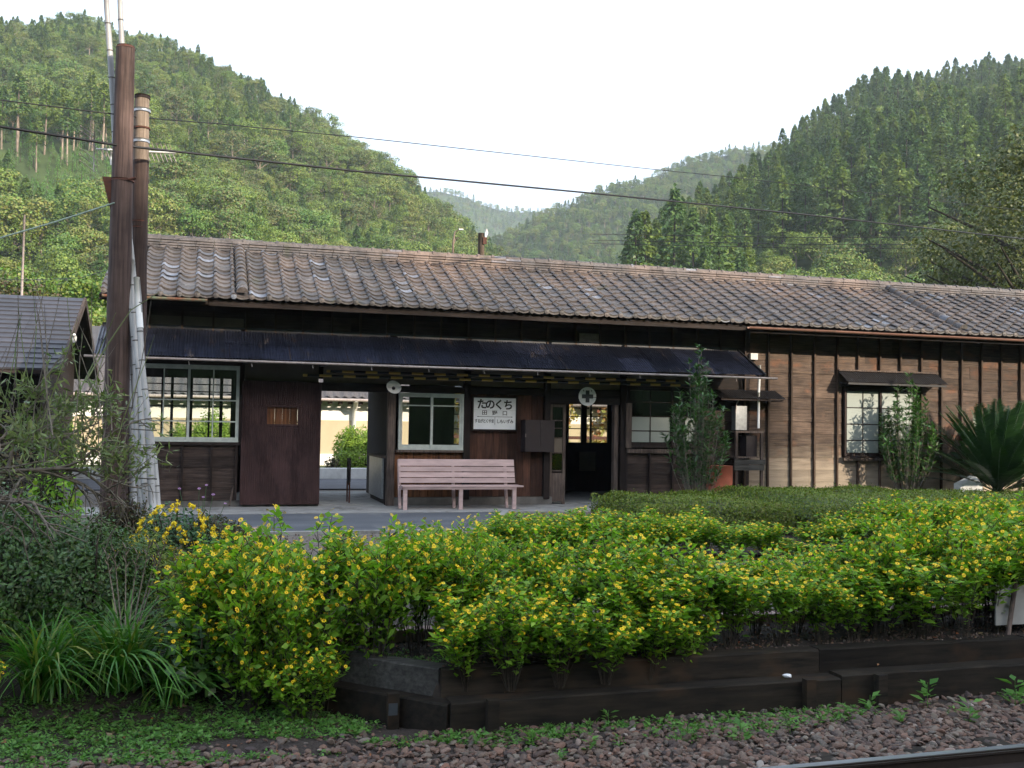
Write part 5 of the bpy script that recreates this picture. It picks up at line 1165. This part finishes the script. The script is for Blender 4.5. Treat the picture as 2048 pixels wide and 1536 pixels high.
def hedge(x0, x1, y0, y1, z0, z1, label, seed, n):
    """low clipped hedge: rounded block of tiny leaves over a dark twiggy core"""
    r = np.random.default_rng(seed); cx, cy = (x0+x1)/2, (y0+y1)/2; e = thing('clipped_hedge', (cx, cy, z0), label, 'hedge', 'clipped azalea hedges'); h = z1-z0; hx, hy = (x1-x0)/2, (y1-y0)/2
    def surf(u, v):   # u,v in -1..1
        ex = np.clip((1-np.abs(u))*hx/.35, 0, 1); ey = np.clip((1-np.abs(v))*hy/.35, 0, 1); q = np.sqrt(1-(1-ex)**2)*np.sqrt(1-(1-ey)**2)
        return h*(q*(1+.13*fbm((cx+u*hx)*1.1, (cy+v*hy)*1.1, 5, 3)*2))
    u = np.sign(s_ := r.uniform(-1, 1, n))*np.abs(s_)**.85; v = np.sign(t_ := r.uniform(-1, 1, n))*np.abs(t_)**.8; z = surf(u, v)
    side = r.random(n) < .35; z = np.where(side, z*r.random(n), z)-.02+r.normal(0, .012, n); z = z+(r.random(n) < .02)*r.uniform(0, .08, n)
    # side leaves pushed to the borders
    m1 = side & (r.random(n) < .7); v = np.where(m1, -1+.12*r.random(n)-.0*v, v); m2 = side & ~m1; u = np.where(m2, np.sign(u)*(1-.06*r.random(n)), u)
    z = np.where(side, h*.92*r.random(n), z)
    P = np.stack([u*hx, v*hy, z], 1); N = np.stack([u*.3, v*.3, np.ones(n)], 1); N[side] = [0, -1, .4]; D = r.normal(size=(n, 3)); D[:, 2] += .8
    V, F = leaves(P, .038, r, N, D, asp=.5, jit=.6); o = obj('leaves', fastmesh('leaves', V, F, 'leaf_azalea'), e); o['kind'] = 'stuff'
    g_ = np.linspace(-.97, .97, 26); U, W = np.meshgrid(g_, g_); Zc = surf(U, W)-.05; I = np.arange(26*26).reshape(26, 26); F = np.stack([I[:-1, :-1], I[:-1, 1:], I[1:, 1:], I[1:, :-1]], -1).reshape(-1, 4)
    obj('core', fastmesh('core', np.stack([U*hx*.98, W*hy*.98, np.maximum(Zc, -.05)], -1).reshape(-1, 3), F, 'leaf_dark', smooth=True), e)
hedge(5.8, 8.0, 12.75, 15.1, -.02, .40, 'low clipped azalea hedge in front of the frosted door window, the leftmost block', 1, 22000)
hedge(8.1, 11.7, 12.35, 16.0, -.02, .43, 'low clipped azalea hedge below the meter shelf, the brightest middle block', 2, 34000)
hedge(11.8, 18.5, 12.9, 16.0, -.02, .37, 'low clipped azalea hedge running from the right window past the cycad', 3, 42000)
# left-hand shrubbery
shrub('evergreen_shrub', (-1.75, 10.3), 1.15, .9, -.45, .70, 'leaf_dark', 17000, .058, 'large dark glossy leaved shrub at the left edge', seed=5)
shrub('evergreen_shrub', (-.95, 10.0), .62, .6, -.5, .52, 'leaf_dark', 9000, .048, 'smaller dark shrub between the glossy one and the pole foot', seed=6)
shrub('azalea_shrub', (-.55, 10.4), .5, .5, -.42, .35, 'leaf_azalea', 6000, .035, 'small fine leaved azalea before the yellow chrysanthemums', seed=7)
shrub('azalea_shrub', (.18, 12.6), .50, .45, -.25, .30, 'leaf_brownish', 6500, .035, 'brownish low azalea at the left end of the asphalt', seed=8)
shrub('azalea_shrub', (-.1, 11.0), .42, .4, -.4, .12, 'leaf_brownish', 4500, .035, 'low brown green azalea behind the dry stalks', seed=9)
shrub('reddish_shrub', (-2.2, 12.9), .95, .6, -.15, 1.35, 'leaf_brownish', 4500, .075, 'loose reddish green shrub left of the pole foot', seed=10, shell=.8)
shrub('leafy_shrub', (-1.65, 12.4), .40, .4, -.2, 1.15, 'leaf_flowerbed', 1500, .10, 'light green broad leaved shoots beside the pole foot', seed=11, shell=.8)
shrub('pole_foot_shrub', (-.85, 12.9), .45, .35, -.2, .62, 'leaf_brownish', 2600, .055, 'thin brownish shrub at the foot of the poles', seed=12, shell=.8)
def mum(x, y, z0, z1, rx, n, nf, label, seed):
    e = shrub('chrysanthemum', (x, y), rx, rx*.8, z0, z1, 'leaf_mum', n, .055, label, 'flowers', seed=seed, shell=.6, group='yellow chrysanthemums beside the poles'); r = np.random.default_rng(seed); h = z1-z0
    d = r.normal(size=(nf, 3)); d[:, 2] = np.abs(d[:, 2])+.2; d[:, 1] -= .5; d = nrmz(d); P = d*[rx, rx*.8, h]*1.03; Pq = []; Nq = []
    for p in P:
        k = 26; q = r.normal(size=(k, 3)); q = nrmz(q); Pq.append(p+q*.019); Nq.append(q)
    v, f = leaves(np.concatenate(Pq), .026, r, np.concatenate(Nq), None, asp=.8, jit=.3); o = obj('pompons', fastmesh('pompons', v, f, 'pompon_yellow'), e); o['kind'] = 'stuff'
mum(-.30, 12.35, -.2, .46, .50, 2600, 80, 'clump of yellow pompon chrysanthemums right of the bamboo bundle', 31)
mum(-.80, 11.75, -.25, .12, .34, 1500, 18, 'small clump of yellow chrysanthemums below the bamboo bundle', 32)
mum(.02, 12.1, -.2, .22, .40, 1500, 30, 'yellow chrysanthemums drooping toward the brownish azalea', 33)
e = thing('purple_aster', (-.05, 12.6, 0), 'thin stems with pale purple asters above the chrysanthemums', 'flowers'); q = np.array([[.0, 0, .62], [.08, 0, .66], [.16, 0, .55], [.3, .05, .44], [-.22, 0, .62], [.05, 0, .52]]); v, f = tubes_np(q*[.3, 1, 0]-[0, 0, .1], q, .005); obj('stems', fastmesh('stems', v, f, 'leaf_mum'), e); obj('petals', blossoms(q, np.array([[0, -.6, 1.]]*6), .02, RNG, ('purple_petal', 'blossom_eye')), e)
# bushes behind the station
shrub('round_bush', (4.08, 28), .72, .65, 0, 1.22, 'leaf_round', 9000, .09, 'round sunlit bush seen through the open passage', seed=15, flat=.75)
shrub('round_bush', (-.38, 28), .62, .6, 0, 1.25, 'leaf_round', 6000, .09, 'sunlit bush behind the left window, the left of two', seed=16, flat=.8)
shrub('round_bush', (.36, 28.1), .66, .6, 0, 1.55, 'leaf_round', 7000, .09, 'taller sunlit bush behind the left window, the right of two', seed=17, flat=.8)
shrub('dry_bush', (3.3, 27.6), .32, .3, 0, .5, 'leaf_brownish', 600, .07, 'small reddish dry bush left of the round one in the passage', seed=18, shell=.8)
shrub('green_bush', (-3.6, 27), .8, .7, 0, 1.5, 'leaf_flowerbed', 3500, .10, 'green bush behind the pole seen below the beige house', seed=19)
def osmanthus(loc, h, w_, label, seed, n=46):
    r = np.random.default_rng(seed); e = thing('osmanthus_shrub', loc, label, 'shrub'); A = []; B = []; P = []; D = []; S_ = []
    for i in range(n):
        az = r.uniform(0, 6.283); rad = w_*r.random()**.6; H = h*(1-.55*(rad/w_)**1.6)*r.uniform(.80, 1.0) if i else h
        if i == 0: rad = .03
        tip = np.array([math.cos(az)*rad, math.sin(az)*rad, H]); base = np.array([math.cos(az)*.06, math.sin(az)*.06, 0]); st0 = r.uniform(.0, .55)*H if i > 14 else 0
        c = np.array([tip[0]*.8, tip[1]*.8, H*.45]); pts = [base*(1-t)**2+2*c*t*(1-t)+tip*t*t for t in np.linspace(0, 1, 22)]
        for a, b_ in zip(pts[:-1], pts[1:]): A.append(a); B.append(b_)
        for t, p in zip(np.linspace(0, 1, 22), pts):
            if p[2] < .16*h: continue
            k = (3 if t < .8 else 6) if r.random() < (.35+.55*t) else 0
            for j in range(k): aa = r.uniform(0, 6.283); P.append(p+r.normal(0, .012, 3)); D.append([math.cos(aa), math.sin(aa), r.uniform(.1, .9)]); S_.append(r.uniform(.085, .15))
    D = np.array(D); N = np.cross(D, np.cross([0, 0, 1.], D)); v, f = leaves(np.array(P), np.array(S_), r, N, D, asp=.32, jit=.3, fold=.06); o = obj('leaves', fastmesh('leaves', v, f, 'leaf_osmanthus'), e); o['kind'] = 'stuff'
    v, f = tubes_np(np.array(A), np.array(B), .0065, 4); obj('stems', fastmesh('stems', v, f, 'twig'), e)
osmanthus((7.98, 15.75, 0), 2.78, .56, 'tall narrow evergreen shrub with upright twigs in front of the frosted window', 3, 60)
osmanthus((12.95, 16.75, 0), 2.60, .60, 'slender evergreen shrub partly hiding the right window', 4, 64)
# cycad
cy = thing('cycad', (14.65, 16.3, .12), 'sago cycad with stiff dark fronds fanning upward at the right edge', 'cycad')
r = np.random.default_rng(8); n = 70; t = np.linspace(.14, 1, n); arc = np.stack([1.85*(t), np.zeros(n), -.34*t**2.2], 1); lw = .20*np.sin(math.pi*np.clip((t-.10)/.95, 0, 1))**.6
P = np.concatenate([arc, arc]); D = np.concatenate([np.stack([np.full(n, .55), np.full(n, 1.), np.full(n, .35)], 1), np.stack([np.full(n, .55), np.full(n, -1.), np.full(n, .35)], 1)]); v, f = leaves(P, np.concatenate([lw, lw])+.02, r, np.tile([[0, 0, 1.]], (2*n, 1)), D, asp=.17, jit=.06)
pts = [(1.85*q, 0, -.34*q**2.2) for q in np.linspace(0, 1, 9)]; sv, sf = tubes_np(np.array(pts[:-1]), np.array(pts[1:]), .011, 4); V2, F2 = merge([(v, f), (sv, sf)]); fm = fastmesh('frond', V2, F2, 'leaf_cycad')
for i in range(62):
    el = math.radians(17+66*(i/61)**.85); s_ = random.uniform(.86, 1.05); o = obj('frond', fm, cy, (0, 0, .12), (random.uniform(-.3, .3), -el, i*2.39996), (s_, s_, s_))
b = MB(); knobby(b, (0, 0, -.15), (0, 0, .16), .17, .14, seg=4, n=14, amp=.3); b.build('trunk', 'bark', cy, local=True)
# willow-like branchy shrub at the left
wl = thing('branchy_shrub', (-2.4, 8.6, -.4), 'branchy grey shrub with thin narrow leaves and long upright whips at the left', 'shrub')
r = np.random.default_rng(14); A = []; B = []; RR = []; P = []; D = []; org = np.array([-2.4, 8.6, -.4])
def branch(p, d, L, rad, depth):
    p = np.array(p, float); d = np.array(d, float); n_ = 5
    for k in range(n_):
        d = d/np.linalg.norm(d); q = p+d*L/n_; A.append(p-org); B.append(q-org); RR.append(rad*(1-.12*k)); p = q; d = d+r.normal(0, .16, 3)+[0, 0, -.035]
        if depth < 3 and (k > 0): 
            for _ in range(1 if depth else 2):
                dd = d+r.normal(0, .75, 3); dd[2] += .02; branch(p, dd, L*r.uniform(.5, .75), rad*.55, depth+1)
        if depth >= 2 and p[2] > 1.0:
            for _ in range(2): P.append(p-org+r.normal(0, .02, 3)); D.append(d+r.normal(0, .8, 3))
branch((-2.35, 8.65, .45), (1.0, -.05, .55), 0.85, .045, 0); branch((-1.75, 8.6, .95), (.9, .05, .30), 0.80, .03, 0); branch((-1.62, 8.6, 1.15), (.9, .0, .45), .62, .02, 0)
A.append(np.array([-2.45, 8.65, -.45])-org); B.append(np.array([-2.35, 8.65, .47])-org); RR.append(.06)
v, f = tubes_np(np.array(A), np.array(B), np.array(RR), 5); obj('branches', fastmesh('branches', v, f, 'twig'), wl)
v, f = leaves(np.array(P), .075, r, None, np.array(D), asp=.24, jit=.5); o = obj('leaves', fastmesh('leaves', v, f, 'leaf_willow'), wl); o['kind'] = 'stuff'
for i in range(30):
    bx0 = -1.85+1.25*r.random(); p0 = Vector((bx0, 8.6+r.uniform(-.2, .2), 1.15+r.uniform(-.15, .25))); ln = r.uniform(.8, 1.4); tx_ = r.uniform(-.22, .22)
    pts = [p0+Vector((tx_*t*t-.06*math.sin(t*3+i), 0, ln*t))-Vector(org) for t in (0, .25, .5, .75, 1)]; b = MB(); b.tube(pts, [.0045, .004, .0035, .003, .0015], 4); b.build('whip', 'twig' if i % 3 else 'leaf_willow', wl, local=True)
# long whip crossing in front of the poles
b = MB(); b.tube([P3(170, 765, 9.6), P3(215, 690, 9.6), P3(262, 620, 9.6), P3(318, 585, 9.6)], [.008, .007, .005, .003], 5); b.tube([P3(150, 800, 9.7), P3(190, 720, 9.7), P3(232, 625, 9.7)], [.008, .006, .003], 5); o = b.build('long_whips', 'leaf_willow'); tag(o, 'two long slanting shoots crossing in front of the poles', 'branch')
# daylilies
def bladeclump(loc, n, L, label, seed, w_=.022):
    r = np.random.default_rng(seed); e = thing('daylily_clump', loc, label, 'grass clump', 'long bladed daylily clumps'); V = []; F = []; b0 = 0; seg = 8
    for i in range(n):
        az = r.uniform(0, 6.283); l = L*r.uniform(.55, 1.1); lean = r.uniform(.4, 1.05); base = np.array([r.normal(0, .08), r.normal(0, .08), 0.]); sd_ = np.array([-math.sin(az), math.cos(az), 0]); dv = np.array([math.cos(az), math.sin(az), 0])
        for k in range(seg+1):
            t = k/seg; p = base+dv*l*lean*(t**1.5)*.95+np.array([0, 0, l*(t*(1.15-.25*lean)-.75*lean*t**2.6)]); ww = w_*(1-t**2.5)*.5*(.6+.4*min(1, t*4))+.0005; V += [p-sd_*ww, p+sd_*ww+[0, 0, .004]]
        for k in range(seg): q = b0+2*k; F.append([q, q+1, q+3, q+2])
        b0 += 2*(seg+1)
    o = obj('blades', fastmesh('blades', np.array(V), np.array(F), 'leaf_blade', smooth=True), e); o['kind'] = 'stuff'
bladeclump((-.62, 8.95, float(gz(-.62, 8.95))-.02), 330, 1.05, 'largest clump of long arching green blades, in the middle of the three', 1)
bladeclump((-1.15, 8.9, float(gz(-1.15, 8.9))-.02), 260, .95, 'clump of long arching blades at the left edge', 2)
bladeclump((-.22, 8.75, float(gz(-.22, 8.75))-.02), 150, .70, 'shorter clump of blades touching the yellow flowers', 3)
ds_ = thing('dry_stalks', (-.45, 9.1, -.5), 'grey dried flower stalks sticking out above the long blades', 'stalks')
for i, (px, py) in enumerate([(228, 1100), (252, 1095), (300, 1080), (318, 1095), (275, 1105), (212, 1105), (330, 1085), (355, 1120)]):
    a_ = P3(250+(px-250)*.3, 1260, 9.1); t_ = P3(px, py, 9.1); b = MB(); b.tube([a_, a_.lerp(t_, .6), t_], [.006, .005, .004], 5)
    for k in range(4): c = a_.lerp(t_, .75+.08*k); b.tube([c, c+Vector((.03*(-1)**k, .0, .05))], [.004, .006], 4)
    b.build('stalk', 'dry_stalk', ds_)
shrub('broad_leaved_plant', (.0, 8.75), .34, .3, -.72, -.05, 'leaf_osmanthus', 330, .105, 'plant with large dark oval leaves between the blades and the flowers', seed=25, asp=.7, shell=.7, twigs=20)
# small weeds
def weedplant(x, y, s, label, seed):
    r = np.random.default_rng(seed); e = thing('weed', (x, y, float(gz(x, y))-.01), label, 'weed', 'leafy weeds along the timber wall'); n = 14; az = r.uniform(0, 6.283, n); el = r.uniform(.1, .9, n); D = np.stack([np.cos(az), np.sin(az), el], 1); P = np.stack([np.cos(az)*.02, np.sin(az)*.02, r.uniform(.02, .16, n)], 1)*s*5; v, f = leaves(P, .42*s, r, np.stack([-D[:, 0]*.3, -D[:, 1]*.3, np.ones(n)], 1), D, asp=.55, jit=.2, fold=.08)
    obj('leaves', fastmesh('leaves', v, f, 'leaf_weed'), e); sv, sf = tubes_np(np.array([[0, 0, -.02]]), np.array([[0, 0, .17*s*5]]), .004, 4); obj('stem', fastmesh('stem', sv, sf, 'leaf_weed'), e)
for i, (px, py, s) in enumerate([(660, 1405, .33), (895, 1475, .22), (960, 1480, .24), (1065, 1480, .26), (1180, 1490, .22), (1300, 1465, .24), (1375, 1465, .30), (1480, 1470, .34), (1580, 1450, .24), (1690, 1420, .26), (1740, 1410, .30), (1855, 1400, .42), (1940, 1430, .36), (2030, 1400, .46), (1640, 1440, .22), (1120, 1505, .2), (1800, 1432, .26), (1240, 1480, .2), (1170, 1400, .24)]):
    v = pdir(px, py); k = (-.84-CAM.z)/v.z; x, y = v.x*k, v.y*k; y = min(y, 7.55 if x > 1.8 else 8.6)
    weedplant(x, y, s*.62, ['bright lone weed below the left timber end', 'weed at the foot of the timber corner', 'weed just right of the timber corner'][i] if i < 3 else 'fresh green leafy weed in the gravel at the foot of the timber wall', 60+i)
def mini(seed, n=9, s=.03):
    r = np.random.default_rng(seed); az = r.uniform(0, 6.283, n); D = np.stack([np.cos(az), np.sin(az), r.uniform(.1, 1.0, n)], 1); P = np.stack([np.cos(az)*.012, np.sin(az)*.012, r.uniform(0, .035, n)], 1); v, f = leaves(P, s, r, np.stack([-D[:, 0]*.3, -D[:, 1]*.3, np.ones(n)], 1), D, asp=.5, jit=.3); return bpy.data.objects.new('weed_tuft_proto', fastmesh('weed_tuft', v, f, 'leaf_weed'))
minis = [mini(i) for i in range(5)]; pts = []
r = np.random.default_rng(77)
N = 15000; X = r.uniform(-2.6, 9, N); Y = r.uniform(6.6, 9.0, N); dens = fbm(X*1.1, Y*1.6, 9, 3)
left = (X < 2.1) & (Y > 7.0-.0*X) & (Y < 8.75-.10*X) & (dens > -.28+.34*np.clip((X-.6)/1.3, 0, 1)) & (Y > 7.35+.25*dens); rgt = (X >= 1.6) & (Y < 7.58) & (Y > 7.0) & (dens+(Y-7.58)*.9 > -.22) & (r.random(N) < .9); ok = left | rgt
X, Y = X[ok], Y[ok]; Zg = gz(X, Y); pts = np.stack([X, Y, Zg-.005], 1); n = len(pts)
scatter_stuff('ground_weeds', pts, r.uniform(.55, 1.5, n), np.stack([r.normal(0, .2, n), r.normal(0, .2, n), r.uniform(0, 6.28, n)], 1), r.integers(0, 5, n), minis, 'carpet of small green weeds between gravel and beds', 'weeds')
# soil litter
N = 900; X = r.uniform(-2.4, 8, N); Y = np.where(r.random(N) < .6, r.uniform(7.86, 8.9, N), r.uniform(7.2, 9.2, N)); lit = []
def flat(seed):
    r2 = np.random.default_rng(seed); v, f = leaves(np.zeros((1, 3)), .05, r2, np.array([[.2, .1, 1.]]), np.array([[1., 0, 0]]), asp=.6, jit=.1, fold=.1); return bpy.data.objects.new('fallen_leaf_proto', fastmesh('fallen_leaf', v, f, 'leaf_litter'))
scatter_stuff('fallen_leaves', np.stack([X, Y, gz(X, Y)+.012], 1), r.uniform(.5, 1.2, N), np.stack([r.normal(0, .3, N), r.normal(0, .3, N), r.uniform(0, 6.28, N)], 1), r.integers(0, 3, N), [flat(i) for i in range(3)], 'dry fallen leaves lying on the bed and trackside', 'leaves')
# ---- ballast stones and pebbles
def stone_proto(seed):
    r2 = np.random.default_rng(seed); bm = bmesh.new(); bmesh.ops.create_icosphere(bm, subdivisions=2, radius=.5)
    cuts = nrmz(r2.normal(size=(7, 3))); off = r2.uniform(.26, .42, 7)
    for v in bm.verts:
        p = np.array(v.co)
        for c, o_ in zip(cuts, off):
            d = p@c
            if d > o_: p = p-c*(d-o_)*.96
        v.co = Vector(p*[1.2, .88, .58])
    me = bpy.data.meshes.new('ballast_stone'); bm.to_mesh(me); bm.free(); me.materials.append(MATS['ballast_stone']); return bpy.data.objects.new('ballast_stone_proto', me)
stones = [stone_proto(i) for i in range(8)]
N = 30000; X = r.uniform(-3, 9, N); Y = 4.3+3.5*r.random(N); keep = (Y < 7.62+np.clip(1.6-X, 0, 1.2)*.2-.12*(X < 1)) ; X, Y = X[keep], Y[keep]; n = len(X); fade = np.clip((7.6-Y)/.5, .25, 1); k2 = r.random(n) < fade*1.2; X, Y = X[k2], Y[k2]; n = len(X)
scatter_stuff('ballast', np.stack([X, Y, gz(X, Y)+r.uniform(-.005, .022, n)], 1), .034+.056*r.random(n)**2.4, np.stack([r.normal(0, .35, n), r.normal(0, .35, n), r.uniform(0, 6.28, n)], 1), r.integers(0, 8, n), stones, 'reddish grey crushed stone ballast of the track', 'gravel')
N = 9000; X = r.uniform(-1.0, 9, N); Y = np.where(r.random(N) < .5, r.uniform(9.15, 13.3, N), r.uniform(7.9, 9.0, N)); keep = (X > .6)
X, Y = X[keep], Y[keep]; n = len(X)
scatter_stuff('pebbles', np.stack([X, Y, gz(X, Y)+.004], 1), .012+.022*r.random(n)**2, r.uniform(0, 6.28, (n, 3)), r.integers(0, 8, n), stones, 'loose pebbles scattered over path and flower bed', 'gravel')

# ================================================================ TIMBER EDGING, TRACK
def timber(b, a, e, w_, z0, z1, seed=0):
    rr = random.Random(seed); a, e = Vector(a), Vector(e); d = (e-a).normalized(); s_ = Vector((-d.y, d.x, 0)); n = 8; V = []; c = .012
    prof_ = [(0, z0), (0, z1-c), (c, z1), (w_-c, z1), (w_, z1-c), (w_, z0)]
    for i in range(n+1):
        t = i/n; p = a.lerp(e, t)
        for (o_, z) in prof_: V.append((p.x+s_.x*(o_+rr.uniform(-.004, .004)), p.y+s_.y*(o_+rr.uniform(-.004, .004)), z+rr.uniform(-.004, .004)))
    m_ = len(prof_); F = [(i*m_+k, i*m_+(k+1) % m_, (i+1)*m_+(k+1) % m_, (i+1)*m_+k) for i in range(n) for k in range(m_)]; b.add(V, F); b.add(V[:m_], [tuple(range(m_))]); b.add(V[-m_:], [tuple(reversed(range(m_)))])
lw_ = thing('timber_edging', (4, 7.7, -.89), 'lower tier of dark old railway sleepers edging the flower bed', 'retaining wall'); uw = thing('timber_edging', (4, 7.9, -.62), 'upper tier of dark old railway sleepers set back on the lower one', 'retaining wall')
for i, (x0, x1, dy) in enumerate([(1.83, 5.22, 0), (5.24, 7.4, .015), (7.42, 9.6, -.01), (9.62, 11.9, .01)]): b = MB(); timber(b, (x0, 7.60+dy, 0), (x1, 7.60+dy, 0), .20, -.99, -.665+(.02 if i == 1 else 0), i); b.build('sleeper', 'sleeper_wood', lw_)
for i, (x0, x1, dy) in enumerate([(1.80, 5.14, 0), (5.16, 7.35, .02), (7.37, 9.5, 0), (9.52, 11.9, .01)]): b = MB(); timber(b, (x0, 7.81+dy, 0), (x1, 7.81+dy, 0), .17, -.68, -.465, 10+i); b.build('sleeper', 'sleeper_wood', uw)
b = MB(); timber(b, (.86, 8.56, 0), (1.80, 7.62, 0), .18, -.99, -.68, 30); b.build('sleeper', 'sleeper_wood', lw_)
b = MB(); timber(b, (.70, 8.92, 0), (1.78, 7.84, 0), .19, -.70, -.46, 31); b.build('sleeper', 'sleeper_grey', uw)
for x, y in ((1.44, 7.90), (2.14, 7.555), (4.88, 7.555), (5.58, 7.56)): bx('stake', 'sleeper_wood', x-.045, x+.045, y-.04, y+.035, -.99, -.64, lw_)
bx('paint_mark', 'cross_grey', 1.40, 1.47, 7.855, 7.859, -.80, -.71, lw_)
def rail(y, z, label):
    e = thing('rail', (3, y, z), label, 'rail'); prof_ = [(-.033, 0), (-.033, -.028), (-.010, -.038), (-.008, -.105), (-.060, -.125), (-.060, -.135), (.060, -.135), (.060, -.125), (.008, -.105), (.010, -.038), (.033, -.028), (.033, 0)]
    b = MB(); b.prism([(-14, y+p[0], z+p[1]-.004) for p in prof_], (40, 0, 0)); b.build('web', 'rail_side', e)
    b = MB(); b.prism([(-14, y+p[0], z+p[1]) for p in [(-.0335, -.018), (-.030, 0), (.030, 0), (.0335, -.018)]][::-1], (40, 0, 0)); b.build('head', 'rail_head', e)
rail(5.88, -.725, 'shiny topped far rail crossing the lower right corner'); rail(4.81, -.725, 'near rail of the same track, below the frame')
for i in range(24):
    x = -6+.74*i+.02*math.sin(i*3); b = MB(); timber(b, (x, 4.25, 0), (x, 6.48+.04*math.sin(i*2), 0), .21, -1.04, -.872, i+50); o = b.build('track_sleeper', 'sleeper_wood')
    tag(o, 'dark wooden sleeper half buried in the ballast under the far rail', 'sleeper', 'sleepers of the track')
# white board at the right edge of the flower bed
wb = thing('white_board', (7.25, 7.95, -.45), 'blank white board on a rusty post at the right edge of the bed', 'sign')
a_ = P3(1990, 1170, 8.05); c_ = P3(2100, 1245, 8.05); bx('board', 'concrete', a_.x, c_.x+.5, 8.04, 8.055, c_.z, a_.z, wb)
b = MB(); b.tube([P3(2014, 1285, 7.98), P3(2034, 1140, 8.02)], .022, 8); b.build('post', 'weathered_post', wb)
v = pdir(1567, 1350); k = (-.65-CAM.z)/v.z; o = bpy.data.objects.new('white_stone', stones[3].data.copy()); o.data.materials.clear(); o.data.materials.append(MATS['sign_white']); link(o, None, (v.x*k, 7.70, -.645)); o.scale = (.085, .06, .07); tag(o, 'pale flat stone lying on the lower timber', 'stone')
v = pdir(30, 1415); k = (-.83-CAM.z)/v.z; o = bpy.data.objects.new('pale_stone', stones[1].data.copy()); link(o, None, (v.x*k, v.y*k, -.80)); o.scale = (.12, .1, .09); o.data.materials.clear(); o.data.materials.append(MATS['sleeper_grey']); tag(o, 'pale grey stone among the weeds at the left edge', 'stone')
# haze of the valley air
HZ = MB(); HZ.box(-420, 900, -90, 1800, -2.2, 330); o = HZ.build('haze', 'asphalt'); o['kind'] = 'stuff'; o['label'] = 'thin pale blue haze filling the valley'
mh = bpy.data.materials.new('haze_air'); mh.use_nodes = True; t = mh.node_tree; t.nodes.clear(); pv = nd(t, 'ShaderNodeVolumePrincipled'); pv.inputs['Color'].default_value = (.80, .90, 1, 1); pv.inputs['Density'].default_value = HAZE; pv.inputs['Anisotropy'].default_value = .2; oo = nd(t, 'ShaderNodeOutputMaterial'); t.links.new(pv.outputs[0], oo.inputs['Volume'])
o.data.materials.clear(); o.data.materials.append(mh)
